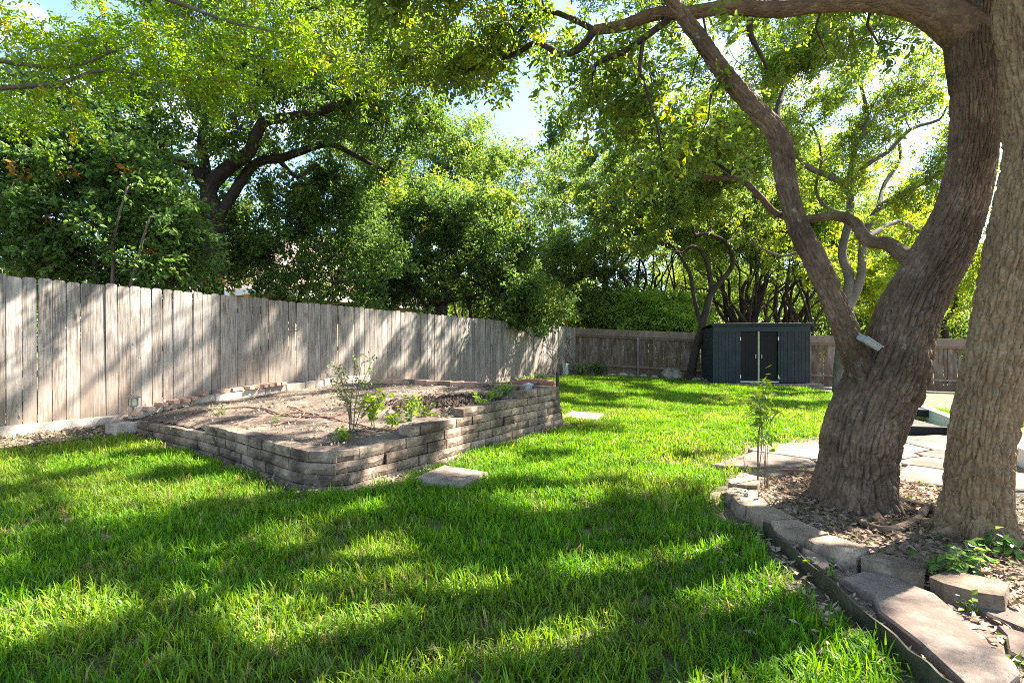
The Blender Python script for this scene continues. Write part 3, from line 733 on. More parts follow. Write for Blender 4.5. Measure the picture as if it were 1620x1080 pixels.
dx0, dx1 = SW * (1172 - 1128) / 154, SW * (1232 - 1128) / 154; mid = SW * (1201.5 - 1128) / 154; DH = 1.80
for x0, x1, z0, z1, nm in ((0, dx0, .05, DH, 'wall_panel'), (dx1, SW, .05, DH, 'wall_panel')):
    obj(nm, pymesh(nm, *corr(x0, x1, z0, z1, 0), M_shed), shed)
MB().box((SW / 2, .005, (DH + SH) / 2 - .01), (SW, .03, SH - DH - .02)).build('header_panel', M_shed, shed)
for x in (0.0, SW):
    obj('side_wall', pymesh('side_wall', *corr(0, 1.7, .05, SH - .05, 0), M_shed), shed, (x, .02, 0), (0, 0, R(90)))
obj('rear_wall', pymesh('rear_wall', *corr(0, SW, .05, SH - .12, 0), M_shed), shed, (0, 1.72, 0))
MB().box((SW / 2, .84, SH + .02), (SW + .12, 1.95, .035), bev=.008, rx=R(-3)).build('roof', M_shed, shed)
MB().box((SW / 2, -.06, SH + .035), (SW + .13, .05, .1), bev=.01).build('roof_trim', M_shed, shed)
for a, b_ in ((dx0 + .03, mid - .03), (mid + .03, dx1 - .03)):
    dd = MB().box(((a + b_) / 2, .05, (DH + .08) / 2), (b_ - a, .025, DH - .1), bev=.004).build('door', M_sheddark, shed)
    for k in range(5):
        MB().box((a + (b_ - a) * (k + .5) / 5, .035, (DH + .08) / 2), (.03, .008, DH - .2)).build('rib', M_sheddark, dd)
for x in (mid - .1, mid + .1): MB().box((x, .02, .95), (.025, .03, .14), bev=.006).build('handle', M_lantern, shed)
MB().box((mid, .03, DH / 2 + .02), (.06, .05, DH - .02), bev=.006).build('door_stile', M_stile, shed)
for x in (dx0, dx1):
    MB().box((x, .012, DH / 2 + .02), (.025, .05, DH - .03), bev=.004).build('door_frame', M_shed, shed)
    for z in (.25, 1.55): MB().box((x, -.02, z), (.03, .02, .12)).build('hinge', M_white, shed)
MB().box(((dx0 + dx1) / 2, .0, .075), (dx1 - dx0, .07, .04)).build('threshold', M_white, shed)
MB().box((SW / 2 + .1, .78, -.075), (SW + .5, 1.95, .2), bev=.012).build('base_slab', M_slab, shed)

# ------------------------------------------------------------------ rocks by the back fence
def rock(c, r, lab, grp=None, seed=0, mat=M_rock):
    n, m = 10, 7; v = []; f = []; rr = random.Random(seed)
    off = [rr.uniform(.8, 1.15) for _ in range(n * (m + 1))]
    for i in range(m + 1):
        ph = math.pi * i / m
        for k in range(n):
            th = 2 * math.pi * k / n; q_ = off[(i * n + k)] if 0 < i < m else 1
            v.append((r[0] * q_ * math.sin(ph) * math.cos(th), r[1] * q_ * math.sin(ph) * math.sin(th), r[2] * (q_ * .5 + .5) * math.cos(ph)))
    for i in range(m):
        for k in range(n): f.append((i * n + k, (i + 1) * n + k, (i + 1) * n + (k + 1) % n, i * n + (k + 1) % n))
    z = G(c[0], c[1]); return tag(obj('rock', pymesh('rock', v, f, mat), None, (c[0], c[1], z + r[2] * .55), (0, 0, rr.uniform(0, 6))), lab, 'rock', grp)
c = at(1064, 590, 19.6); rock(c, (.42, .34, .3), 'large rounded pale boulder in front of the back fence', seed=3)
for i, (px, d) in enumerate(((968, 20.3), (985, 20.2), (1000, 20.3), (1018, 20.2), (1035, 20.0))):
    c = at(px, 590, d); rock(c, (random.uniform(.14, .26), .16, random.uniform(.07, .12)), 'low brown rock in the planting strip along the back fence', 'rocks along the back fence', seed=i + 10)
for i, (px, d) in enumerate(((1102, 19.0), (1112, 19.1), (1122, 18.6))):
    c = at(px, 598, d); rock(c, (.22, .18, .1), 'pale flat rock at the foot of the thin leaning tree', 'rocks at the leaning tree', seed=i + 30)
for i, (px, d) in enumerate(((1296, 17.2), (1312, 17.0))):
    c = at(px, 606, d); rock(c, (.3, .2, .06), 'flat pale stone on the ground at the right end of the shed', 'flat stones by the shed', seed=i + 40)
c = fence_off(16.2, .25)
ub = thing('utility_box', 'small pale green utility box against the long fence near the corner', 'box', (c[0], c[1], G(*c)), FR)
MB().box((0, 0, .22), (.22, .16, .44), bev=.02).build('housing', M_utility, ub); MB().box((0, 0, .455), (.25, .19, .04), bev=.012).build('lid', M_utility, ub)

# ------------------------------------------------------------------ neighbour's house, play set and pergola
hx, hy = at(418, 551, 17.0)[:2]; ha = R(150)
house = thing('neighbour_house', 'beige house with pinkish shingle roof behind the long fence', 'house', (hx, hy, .2), ha)
HL, HD, HE, HR_ = 13.0, 8.0, 3.05, 6.3
b = MB(); b.box((HL / 2, -HD / 2, HE / 2), (HL, HD, HE)); b.build('wall', M_hwall, house)
b = MB(); e = .45
b.add([(-e, e, HE - .1), (HL + e, e, HE - .1), (HL + e, -HD - e, HE - .1), (-e, -HD - e, HE - .1), (3, -HD / 2, HR_), (HL - 3, -HD / 2, HR_)], [(1, 0, 4, 5), (3, 2, 5, 4), (0, 3, 4), (2, 1, 5), (0, 1, 2, 3)])
b.build('roof', M_shingle, house)
b = MB(); b.box((HL / 2, e + .012, HE - .12), (HL + 2 * e + .05, .022, .2)).box((-e - .012, -HD / 2, HE - .12), (.022, HD + 2 * e, .2)); b.build('fascia', M_white, house)
for x in (1.6, 5.5, 9.5):
    w = MB().box((x, .02, 1.75), (1.3, .06, 1.3)).build('window', M_white, house); MB().box((x - .31, .055, 1.75), (.54, .02, 1.14)).box((x + .31, .055, 1.75), (.54, .02, 1.14)).build('pane', M_wglass, w)
p = at(391, 480, 12.6)
ps = thing('timber_post', 'orange timber play-set post with diagonal brace behind the fence', 'post', (p[0], p[1], .2))
MB().box((0, 0, 1.2), (.11, .11, 2.4), bev=.008).build('post', M_orange, ps); MB().box((-.16, 0, 2.16), (.07, .09, .72), ry=R(-42)).build('brace', M_orange, ps)
p = at(449, 480, 12.2); tag(MB().lathe([(0, 0), (.16, 0), (.17, .04), (.06, .3), (.055, 1.52), (0, 1.54)], n=10).build('blue_pole', M_blue, loc=(p[0], p[1], .4)), 'bright blue plastic pole showing just above the fence', 'pole')
p = at(663, 490, 16.5); tag(MB().box((0, 0, .98), (.1, .1, 1.96), bev=.01).build('orange_post', M_orange, loc=(p[0], p[1], .3)), 'rusty orange post peeking over the fence under the dense shrub', 'post')
p = at(928, 520, 27); pg = thing('pergola', 'dark wooden slatted pergola beyond the back fence corner', 'pergola', (p[0], p[1], .2), R(-8))
for x in (-.75, .0, .75): MB().box((x, 0, 1.45), (.14, .14, 2.9)).build('post', M_darkwood, pg)
for z in (2.05, 2.85): MB().box((0, -.09, z), (2.0, .05, .12)).build('beam', M_darkwood, pg)
for i in range(13): MB().box((-.9 + i * .15, -.14, 2.45), (.045, .04, .78)).build('slat', M_darkwood, pg)
for i in range(6): MB().box((-.8 + i * .32, .4, 2.96), (.06, 1.6, .09)).build('rafter', M_darkwood, pg)

# ------------------------------------------------------------------ leaves and trees
def leafquads(pos, L, W, up, cA, cB, cC=None, pC=0, droop=0.0):
    n = len(pos); N = rng.normal(size=(n, 3)); N[:, 2] = np.abs(N[:, 2]) + up; N /= np.linalg.norm(N, axis=1)[:, None]
    Ax = rng.normal(size=(n, 3)); Ax[:, 2] -= droop; Ax -= N * (Ax * N).sum(1)[:, None]; Ax /= np.linalg.norm(Ax, axis=1)[:, None]
    B = np.cross(N, Ax); s = rng.uniform(.7, 1.3, n)[:, None]; l = L * s / 2; w = W * s / 2 * rng.uniform(.8, 1.2, n)[:, None]
    V = np.stack([pos - Ax * l, pos + B * w - Ax * l * .1 + N * w * .35, pos + Ax * l, pos - B * w - Ax * l * .1 + N * w * .35], 1).reshape(-1, 3)
    F = np.arange(4 * n).reshape(-1, 4)
    u = rng.random(n)[:, None]; col = np.array(cA) * (1 - u) + np.array(cB) * u
    if cC is not None: m_ = (rng.random(n) < pC); col[m_] = np.array(cC) * rng.uniform(.7, 1.2, (m_.sum(), 1))
    return V, F, np.repeat(col, 4, 0)

def joinparts(parts):
    V, F, K = [], [], []; b = 0
    for v, f, k in parts: V.append(v); F.append(f + b); K.append(k); b += len(v)
    return np.vstack(V), np.vstack(F), np.vstack(K)

def grow(skel, attr, step=.35, kill=.5, infl=4.0, iters=70, jit=.25, seed=0):
    """skel: list of (pos, parent, radius); space colonisation towards the attractors"""
    r = np.random.default_rng(seed)
    P = [np.asarray(s[0], float) for s in skel]; par = [s[1] for s in skel]; rad = [s[2] for s in skel]
    A = np.asarray(attr, float); N = np.array(P)
    D = np.linalg.norm(A[:, None] - N[None], axis=2); near = D.argmin(1); nd = D.min(1); alive = np.ones(len(A), bool)
    for it in range(iters):
        act = alive & (nd < infl)
        if not act.any(): break
        dirs = A[act] - np.array(P)[near[act]]; dirs /= np.linalg.norm(dirs, axis=1)[:, None] + 1e-9
        uq, inv = np.unique(near[act], return_inverse=True); S = np.zeros((len(uq), 3)); np.add.at(S, inv, dirs)
        S /= np.linalg.norm(S, axis=1)[:, None] + 1e-9; S += r.normal(0, jit, S.shape); S /= np.linalg.norm(S, axis=1)[:, None] + 1e-9
        new = np.array(P)[uq] + S * step; b = len(P)
        for k, q_ in enumerate(uq): P.append(new[k]); par.append(int(q_)); rad.append(0)
        ia = np.where(alive)[0]; Dn = np.linalg.norm(A[ia][:, None] - new[None], axis=2); am = Dn.argmin(1); mn = Dn.min(1)
        up = mn < nd[ia]; near[ia[up]] = b + am[up]; nd[ia[up]] = mn[up]
        alive &= ~(nd < kill)
        if len(P) > 6000: break
    return np.array(P), np.array(par), np.array(rad)

def treemesh(P, par, rad, tip=.006, p=2.3, rmin=.0, grow_cap=.12, gmat=None, minr=.004):
    n = len(P); kids = [[] for _ in range(n)]
    for i, q_ in enumerate(par):
        if q_ >= 0: kids[q_].append(i)
    R_ = np.zeros(n)
    for i in range(n - 1, -1, -1):
        s_ = sum(R_[k] ** p for k in kids[i]); R_[i] = max(s_ ** (1 / p), tip) if kids[i] else tip
    fixed = rad > 0; R_ = np.where(fixed, rad, np.minimum(R_, grow_cap))
    for i in range(n):                                            # a grown branch is never thicker than its parent
        if par[i] >= 0 and not fixed[i]: R_[i] = min(R_[i], R_[par[i]] * .8)
    V, F, U = [], [], []; base = 0
    starts = [(i, None) for i in range(n) if par[i] < 0]
    while starts:
        s_, pa = starts.pop(); ch = ([pa] if pa is not None else []) + [s_]
        cur = s_
        while kids[cur]:
            ks = sorted(kids[cur], key=lambda k: -R_[k]); 
            for k in ks[1:]: starts.append((k, cur))
            cur = ks[0]; ch.append(cur)
        rr = R_[ch].copy()
        if pa is not None: rr[0] = min(rr[0], rr[1] * 1.15)
        if rr.max() < minr or len(ch) < 2: continue
        pts = P[ch]
        mx = rr.max(); ns = 10 if mx > .1 else 7 if mx > .04 else 5 if mx > .015 else 3
        if len(ch) > 2:
            sp_ = spline(np.column_stack([pts, rr]), 3 if mx > .05 else 2 if mx > .02 else 1); pts, rr = sp_[:, :3], np.maximum(sp_[:, 3], .002)
        v, f = tube(pts, rr, ns)
        arc = np.concatenate([[0], np.cumsum(np.linalg.norm(np.diff(pts, axis=0), axis=1))])
        uu = np.repeat(np.linspace(0, 1, ns)[None] * 2 * np.pi * mx, len(pts), 0); vv = np.repeat(arc[:, None], ns, 1)
        V.append(v); F.append(f + base); U.append(np.stack([uu + s_ * .37, vv], -1).reshape(-1, 2)); base += len(v)
    return np.vstack(V), np.vstack(F), np.vstack(U), R_, kids

def skeleton(chains):
    """chains: list of (start_node_index or -1, [(x,y,z,r)...]); returns skel list and dict of node indices"""
    sk = []; ends = []
    for par, pts in chains:
        pr = par if not isinstance(par, tuple) else ends[par[0]][par[1]]
        ids = []
        for q_ in pts: sk.append((np.array(q_[:3]), pr, q_[3])); pr = len(sk) - 1; ids.append(pr)
        ends.append(ids)
    return sk

def ell(c, r, n, seed=0, shell=.0):
    """soft-edged clump of attractors with ragged gaps"""
    r_ = np.random.default_rng(seed); d_ = r_.normal(size=(int(n * 1.7), 3)); ln = np.linalg.norm(d_, axis=1); d_ *= (np.minimum(ln, 2.1) / ln)[:, None]
    P = np.array(c) + d_ * .62 * np.array(r); g_ = vnoise(P[:, 0] * .8 + P[:, 2] * .9, P[:, 1] * .8 - P[:, 2] * .7, 51)
    return P[g_ > .36][:int(n * 1.15)]

LS = 1.32
def gn_group(K):
    nm = 'scatter_%d' % K
    if nm in bpy.data.node_groups: return bpy.data.node_groups[nm]
    g = bpy.data.node_groups.new(nm, 'GeometryNodeTree')
    g.interface.new_socket('Geometry', in_out='INPUT', socket_type='NodeSocketGeometry'); g.interface.new_socket('Geometry', in_out='OUTPUT', socket_type='NodeSocketGeometry')
    N_ = g.nodes.new; L_ = g.links.new; gi = N_('NodeGroupInput'); go = N_('NodeGroupOutput'); jn = N_('GeometryNodeJoinGeometry')
    def attr(n, t):
        a = N_('GeometryNodeInputNamedAttribute'); a.data_type = t; a.inputs['Name'].default_value = n; return a.outputs['Attribute']
    def eq(sock, v):
        c = N_('FunctionNodeCompare'); c.data_type = 'INT'; c.operation = 'EQUAL'
        ins = [i for i in c.inputs if i.type == 'INT']; L_(sock, ins[0]); ins[1].default_value = v; return c.outputs[0]
    def sep(v):
        q = N_('GeometryNodeSeparateGeometry'); q.domain = 'POINT'; L_(gi.outputs[0], q.inputs[0]); L_(eq(attr('vid', 'INT'), v), q.inputs['Selection']); return q.outputs[0]
    pts = sep(-1); e = N_('FunctionNodeEulerToRotation'); L_(attr('rot', 'FLOAT_VECTOR'), e.inputs[0])
    for k in range(K):
        i = N_('GeometryNodeInstanceOnPoints'); L_(pts, i.inputs['Points']); L_(sep(k), i.inputs['Instance']); L_(eq(attr('pv', 'INT'), k), i.inputs['Selection'])
        L_(e.outputs[0], i.inputs['Rotation']); L_(attr('scl', 'FLOAT'), i.inputs['Scale']); L_(i.outputs[0], jn.inputs[0])
    L_(jn.outputs[0], go.inputs[0]); return g

def instancer(name, variants, pos, rot, scl, tint, mat, parent=None, off=(0, 0, 0), pick=None):
    """one object: the variants' meshes set at every point with its own turn, size and tint"""
    K = len(variants); n = len(pos); V = []; F = []; T_ = []; vid = []; b = 0
    for k, (v, f, c) in enumerate(variants): V.append(v); F.append(f + b); T_.append(c); vid.append(np.full(len(v), k)); b += len(v)
    V.append(np.asarray(pos) - np.asarray(off)); T_.append(np.ones((n, 3))); vid.append(np.full(n, -1)); V = np.vstack(V); z = np.zeros(b)
    me = npmesh(name, V, np.vstack(F), mat, False, col=np.vstack(T_))
    def put(nm, typ, key, arr, dt): a = me.attributes.new(nm, typ, 'POINT'); a.data.foreach_set(key, np.ascontiguousarray(arr, dtype=dt).ravel())
    put('vid', 'INT', 'value', np.concatenate(vid), np.int32); put('pv', 'INT', 'value', np.concatenate([z, rng.integers(0, K, n) if pick is None else pick]), np.int32)
    put('rot', 'FLOAT_VECTOR', 'vector', np.vstack([np.zeros((b, 3)), rot]), np.float32); put('scl', 'FLOAT', 'value', np.concatenate([z, scl]), np.float32)
    put('itint', 'FLOAT_VECTOR', 'vector', np.vstack([np.ones((b, 3)), tint]), np.float32)
    o = obj(name, me, parent); md = o.modifiers.new('scatter', 'NODES'); md.node_group = gn_group(K); return o

def leaf_shapes(P, Ax, N_, L, W):
    """pointed-oval folded leaves, two quads each"""
    B = np.cross(N_, Ax); n = len(P); l = L[:, None]; w = W[:, None] / 2; lift = N_ * w * .45
    V = np.stack([P, P + Ax * l * .38 + B * w + lift, P + Ax * l * .78 + B * w * .72 + lift * .8, P + Ax * l - N_ * l * .08, P + Ax * l * .78 - B * w * .72 + lift * .8, P + Ax * l * .38 - B * w + lift], 1).reshape(-1, 3)
    i = (np.arange(n) * 6)[:, None]; F = np.concatenate([i + [[0, 1, 2, 3]], i + [[0, 3, 4, 5]]], 1).reshape(-1, 4); return V, F

def sprig(seed, nl=22, tw=.26, L=.056, W=.025, bush=.35):
    r_ = np.random.default_rng(seed); t_ = np.linspace(.12, 1, nl); path = np.stack([t_ * tw, .03 * np.sin(t_ * 4 + seed), .03 * np.cos(t_ * 3 + seed)], -1)
    side = r_.integers(0, 3, nl); path = path + np.stack([np.zeros(nl), r_.normal(0, .05, nl), r_.normal(0, .035, nl)], -1) * (side > 0)[:, None]
    a = np.arange(nl) * 2.4 + r_.normal(0, .4, nl); Ax = np.stack([r_.uniform(.2, .9, nl), np.cos(a) * .9, np.sin(a) * .55 - .1], -1); Ax /= np.linalg.norm(Ax, axis=1)[:, None]
    N_ = r_.normal(0, bush, (nl, 3)) + [0, 0, 1]; N_ -= Ax * (N_ * Ax).sum(1)[:, None]; N_ /= np.linalg.norm(N_, axis=1)[:, None]
    v, f = leaf_shapes(path, Ax, N_, L * r_.uniform(.65, 1.25, nl), W * r_.uniform(.75, 1.25, nl))
    c = np.repeat(r_.uniform(.7, 1.25, (nl, 1)) * np.array([[1, 1, 1]]) * r_.uniform(.9, 1.1, (nl, 3)), 6, 0)
    q = [[0, 0, 0], [tw * .5, .02, .02], [tw, 0, 0]]; tv, tf = tube(q, [.0035, .0025, .001], 3)
    return np.vstack([v, tv]), np.vstack([f, tf + len(v)]), np.vstack([c, np.tile([[1.2, .5, .8]], (len(tv), 1))])
SPR = [sprig(k) for k in range(3)]
SPR_WIDE = [sprig(k + 7, 18, .26, .075, .038, .5) for k in range(3)]

def spray(P, par, R_, sel, n, spread, s, cA, cB, cC=None, pC=0, parent=None, off=(0, 0, 0), limit=None, variants=None, seed=0, prob=None, droop=.12, name='crown'):
    ids = np.where(sel)[0]; m = int(n * (2.8 if limit else 1)); pick = ids[rng.choice(len(ids), m, p=prob)]
    d = P[pick] - P[np.maximum(par[pick], 0)]; d /= np.linalg.norm(d, axis=1)[:, None] + 1e-6
    pos = P[pick] - d * rng.uniform(0, .25, (m, 1)) + rng.normal(0, 1, (m, 3)) * spread * np.where(rng.random((m, 1)) < .8, .7, 1.5) * np.array([1, 1, .75])
    d = d * .55 + rng.normal(0, .55, (m, 3)); d[:, 2] -= droop; d /= np.linalg.norm(d, axis=1)[:, None]
    if limit:
        k_ = ~(sun_open(pos) | sun_open(pos + d * .14 * s) | sun_open(pos + d * .27 * s)) | (rng.random(m) < .03) | ((pos[:, 0] < 1.2) & (pos[:, 2] < 5.4) & (rng.random(m) < .3)); k_ = np.where(k_)[0][:int(n)]; pos, d = pos[k_], d[k_]
    m = len(pos)
    rot = np.stack([rng.normal(0, .5, m), -np.arcsin(np.clip(d[:, 2], -1, 1)), np.arctan2(d[:, 1], d[:, 0])], -1)
    u = np.clip(rng.normal(.5, .22, m) + .9 * (fbm(pos[:, 0] * 1.1 + pos[:, 2] * .8, pos[:, 1] * 1.1 - pos[:, 2] * .6, seed + 3) - .47), 0, 1)[:, None]
    col = (np.array(cA) * (1 - u) + np.array(cB) * u) * 1.55
    if cC is not None: k_ = rng.random(m) < pC; col[k_] = np.array(cC) * rng.uniform(.75, 1.15, (k_.sum(), 1))
    o = instancer(name, variants or SPR, pos, rot, s * rng.uniform(.75, 1.25, m), col, M_sprig, parent, off); o['kind'] = 'stuff'; return o

GAPS = [(130, 945, .55, .16, .35), (290, 905, .35, .14, .3), (66, 734, .5, .22, 0), (200, 770, .3, .15, 0), (381, 777, .35, .14, 0), (440, 835, .26, .13, .2), (455, 923, .2, .12, .3), (576, 892, .22, .14, 0),
        (640, 935, .24, .12, 0), (786, 920, .34, .15, .1), (720, 1000, .36, .2, .2), (523, 1050, .28, .15, .2), (832, 788, .45, .22, 0), (940, 885, .3, .2, 0), (1180, 950, .34, .22, 0), (1370, 1065, .3, .16, 0), (960, 700, 1.1, .5, 0),
        (1075, 745, .6, .25, 0), (1120, 690, .7, .4, 0), (860, 745, .5, .25, 0), (1010, 655, 1.2, .5, 0), (1230, 715, .6, .5, 0), (1350, 868, .3, .16, 0), (1520, 1000, .5, .3, .5), (1430, 965, .12, .1, 0), (1215, 800, .28, .2, 0), (1440, 780, .3, .14, 0), (1560, 905, .2, .1, 0), (1620, 990, .3, .2, 0), (620, 640, .7, .5, 0), (430, 680, .6, .25, 0), (730, 745, .3, .2, 0)]
GAPW = [tuple(on(x_, y_, .05)[:2]) + (a_ * 1.15, b_ * 1.2, r_) for x_, y_, a_, b_, r_ in GAPS]  # wanted sun patches on the ground; crowns lose leaves sunward of each
def sun_open(P):
    """1 where the canopy has a gap along the sun's direction"""
    k_ = P[:, 2] / SL[2]; gx = P[:, 0] - SL[0] * k_; gy = P[:, 1] - SL[1] * k_
    wx_ = gx + .12 * (vnoise(gx * 3, gy * 3, 61) - .5) * 2; wy_ = gy + .12 * (vnoise(gx * 3, gy * 3, 62) - .5) * 2
    far_ = fbm(gx * 1.0, gy * .8, 63) + .25 * (fbm(gx * 3.4, gy * 3.4, 64) - .47)
    fine_ = fbm(gx * 2.6, gy * 2.2, 66) + .3 * (fbm(gx * 7, gy * 6, 67) - .47); sf = fs(gx, gy); far_ = np.where(sf < .4, fine_ + .0, np.where(sf < 4.5, .5 * far_ + .5 * fine_, far_))
    near_ = (np.hypot(gx, gy) < 5.6) & (sf > .4)
    nf_ = fbm(gx * 1.7 + 9, gy * 2.3, 68) + .25 * (fbm(gx * 6, gy * 6, 69) - .47); o_ = np.where(near_ & (gx > -5), nf_ > .545, far_ > .46)
    for cx_, cy_, a_, b_, r_ in GAPW:
        c_, s_ = math.cos(r_), math.sin(r_); dx = wx_ - cx_; dy = wy_ - cy_
        o_ |= ((dx * c_ + dy * s_) / a_) ** 2 + ((-dx * s_ + dy * c_) / b_) ** 2 < 1
    return o_
def carve(pos, n): 
    k_ = ~sun_open(pos) | (rng.random(len(pos)) < .05); return pos[k_][:n]
GR1, GR2 = (.045, .085, .018), (.11, .17, .035)
def make_tree(label, chains, attr, nleaf, leaf=(.07, .038), bark=M_barkd, colA=GR1, colB=GR2, colC=None, pC=0, spread=.2, up=.4, seed=0, step=.35, kill=.45, group=None, name='oak_tree', twig_r=.02, jit=.28, infl=4.0, trunk_extra=None, keep=None, cap=.12, leafy=None, dens=.6):
    sk = skeleton(chains); P, par, rad = grow(sk, attr, step, kill, infl, 80, jit, seed)
    V, F, U, R_, kids = treemesh(P, par, rad, grow_cap=cap)
    base = chains[0][1][0]
    T = thing(name, label, 'tree', (base[0], base[1], base[2]), 0, group)
    off = np.array(base[:3])
    o = obj('trunk', npmesh('trunk', V - off, F, bark, True, uv=U), T)
    sel = (R_ < twig_r) & (rad == 0); area = nleaf * leaf[0] * leaf[1] * .5 * LS ** 2 * dens
    sc_ = min(leaf[0] * LS / .08, 1.55); n_ = int(area / (.0203 * sc_ ** 2))
    wt_ = rng.random(sel.sum()) ** 1.2 + .1; wt_ /= wt_.sum()
    spray(P, par, R_, sel, n_, spread, sc_, colA, colB, colC, pC, T, off, keep, None if leaf[1] / leaf[0] < .53 else SPR_WIDE, seed, wt_)
    return T, (P, par, R_)

def pc(l): return [tuple(at(x, y, d_)) + (r,) for x, y, d_, r in l]

# ---- the two near oaks: hand shaped, ridged trunks
def ridge_tube(P4, n, per, amp, cell=(.036, .13), flare=None, seed=0):
    Q = spline(P4, per); P, r = Q[:, :3], Q[:, 3]
    T_, N_, B_ = frames(P); arc = np.concatenate([[0], np.cumsum(np.linalg.norm(np.diff(P, axis=0), axis=1))])
    a = np.linspace(0, 2 * np.pi, n, endpoint=False); rm = r.mean()
    ncol = max(5, int(round(2 * np.pi * rm / cell[0])))
    uu = np.repeat((a / (2 * np.pi) * ncol)[None], len(P), 0); vv = np.repeat((arc / cell[1])[:, None], n, 1)
    # domain warp (periodic in u) so that ridges wander and join
    ph = 2 * np.pi * uu / ncol
    wx = .75 * (fbm(3 * np.cos(ph) + 7 + vv * .2, 3 * np.sin(ph) + vv * .5, seed, 2) - .37) * 2.2
    wy = .5 * (fbm(6 * np.cos(ph) + 3, 6 * np.sin(ph) + vv * .6, seed + 9, 2) - .37) * 1.6
    u2, v2 = uu + wx, vv + wy; iu, iv = np.floor(u2), np.floor(v2); f1 = np.full(uu.shape, 9.); f2 = np.full(uu.shape, 9.)
    for dx in (-1, 0, 1):
        for dy in (-1, 0, 1):
            cu, cv = iu + dx, iv + dy; cm_ = np.mod(cu, ncol)
            d_ = np.hypot(cu + .15 + .7 * h2(cm_, cv, seed) - u2, cv + .1 + .8 * h2(cm_, cv, seed + 1.3) - v2)
            f2 = np.where(d_ < f1, f1, np.minimum(f2, d_)); f1 = np.minimum(f1, d_)
    e = np.clip((f2 - f1) / .3, 0, 1); e = e * e * (3 - 2 * e)
    nc2 = max(4, int(ncol * .42)); u3 = uu / ncol * nc2 + wx * .4 + .5 * (fbm(2 * np.cos(ph) + vv * .1, 2 * np.sin(ph) + vv * .12, seed + 20, 2) - .37); v3 = vv * .36 + wy * .4; iu, iv = np.floor(u3), np.floor(v3); g1 = np.full(uu.shape, 9.); g2 = np.full(uu.shape, 9.); hv = np.zeros(uu.shape)
    for dx in (-1, 0, 1):
        for dy in (-1, 0, 1):
            cu, cv = iu + dx, iv + dy; cm_ = np.mod(cu, nc2); d_ = np.hypot(cu + .1 + .8 * h2(cm_, cv, seed + 2.1) - u3, cv + .1 + .8 * h2(cm_, cv, seed + 3.7) - v3)
            g2 = np.where(d_ < g1, g1, np.minimum(g2, d_)); hv = np.where(d_ < g1, h2(cm_, cv, seed + 5.5), hv); g1 = np.minimum(g1, d_)
    e2 = np.clip((g2 - g1) / .2, 0, 1); e = .55 * e * (.6 + .6 * hv) + .45 * e2
    fine = fbm(14 * np.cos(ph) * ncol / 20 + vv * 2, 14 * np.sin(ph) * ncol / 20 + vv * 5, seed + 4)
    lump = fbm(2.2 * np.cos(ph) + 5, 2.2 * np.sin(ph) + vv * .35, seed + 6)
    rr = r[:, None] * (1 + (.16 if rm > .15 else .3) * (lump - .47))
    if flare is not None:
        fl_, hh, lobes = flare; k_ = np.exp(-arc / hh)[:, None]; rr = rr * (1 + fl_ * k_ * (.55 + .45 * np.cos(lobes * a[None] + 1.0 + .6 * np.sin(2 * a[None]))))
    sc_ = np.clip(r[:, None] / rm, .4, 1.3)
    rr = rr + amp * 1.15 * sc_ * (e - .7) * (.6 + .8 * lump) + amp * .3 * (fine - .45)
    V = P[:, None] + rr[:, :, None] * (np.cos(a)[None, :, None] * N_[:, None] + np.sin(a)[None, :, None] * B_[:, None])
    m = len(P); i = np.arange(m - 1)[:, None]; j = np.arange(n)[None]
    F = np.stack([i * n + j, i * n + (j + 1) % n, (i + 1) * n + (j + 1) % n, (i + 1) * n + j], -1).reshape(-1, 4)
    U = np.stack([np.repeat((np.abs(a - np.pi) * rm)[None], m, 0) + seed, np.repeat(arc[:, None], n, 1)], -1)
    return V.reshape(-1, 3), F, U.reshape(-1, 2)

def multi(name, tubes, mat, parent, off):
    V, F, U = [], [], []; b = 0
    for v, f, u in tubes: V.append(v); F.append(f + b); U.append(u); b += len(v)
    return obj(name, npmesh(name, np.vstack(V) - off, np.vstack(F), mat, True, uv=np.vstack(U)), parent)

def roots(c, r0, n, seed, L=.42):
    r_ = np.random.default_rng(seed); out = []
    for i in range(n):
        a = 2 * math.pi * (i + r_.uniform(-.25, .25)) / n; l = L * r_.uniform(.6, 1.2); b_ = a + r_.normal(0, .35); p = []
        for k, (q, h_, w_) in enumerate(((r0 * .5, .16, .1), (r0 * .9, .05, .065), (r0 + l * .45, .005, .04), (r0 + l, -.03, .018))):
            aa = a + (b_ - a) * k / 3; x, y = c[0] + q * math.cos(aa), c[1] + q * math.sin(aa); p.append((x, y, G(x, y) + .06 + h_ - w_ * .5, w_))
        out.append(ridge_tube(p, 40, 12, .012, (.026, .1), seed=seed + i))
    return out
T1d = 3.85
trunk1 = pc([(1352, 815, T1d, .315), (1353, 770, T1d, .30), (1358, 730, T1d, .295), (1362, 690, T1d, .30), (1378, 645, T1d, .295), (1405, 590, T1d, .285), (1424, 535, 3.87, .25), (1446, 475, 3.9, .238), (1483, 410, 3.92, .225), (1519, 330, 3.95, .19), (1539, 240, 3.97, .178), (1544, 150, 3.98, .18), (1538, 60, 4.0, .2), (1545, -40, 4.0, .19), (1560, -150, 4.05, .17), (1570, -300, 4.2, .15)])
limbL = pc([(1392, 625, 3.84, .17), (1365, 585, 3.83, .15), (1347, 545, 3.84, .125), (1330, 505, 3.85, .115), (1308, 455, 3.88, .108), (1285, 405, 3.92, .104), (1262, 355, 3.97, .1), (1247, 300, 4.02, .098), (1239, 250, 4.07, .098), (1226, 208, 4.1, .1), (1188, 165, 4.15, .092), (1143, 112, 4.2, .086), (1106, 60, 4.25, .08), (1062, 0, 4.3, .07), (1015, -70, 4.4, .06), (960, -150, 4.5, .05)])
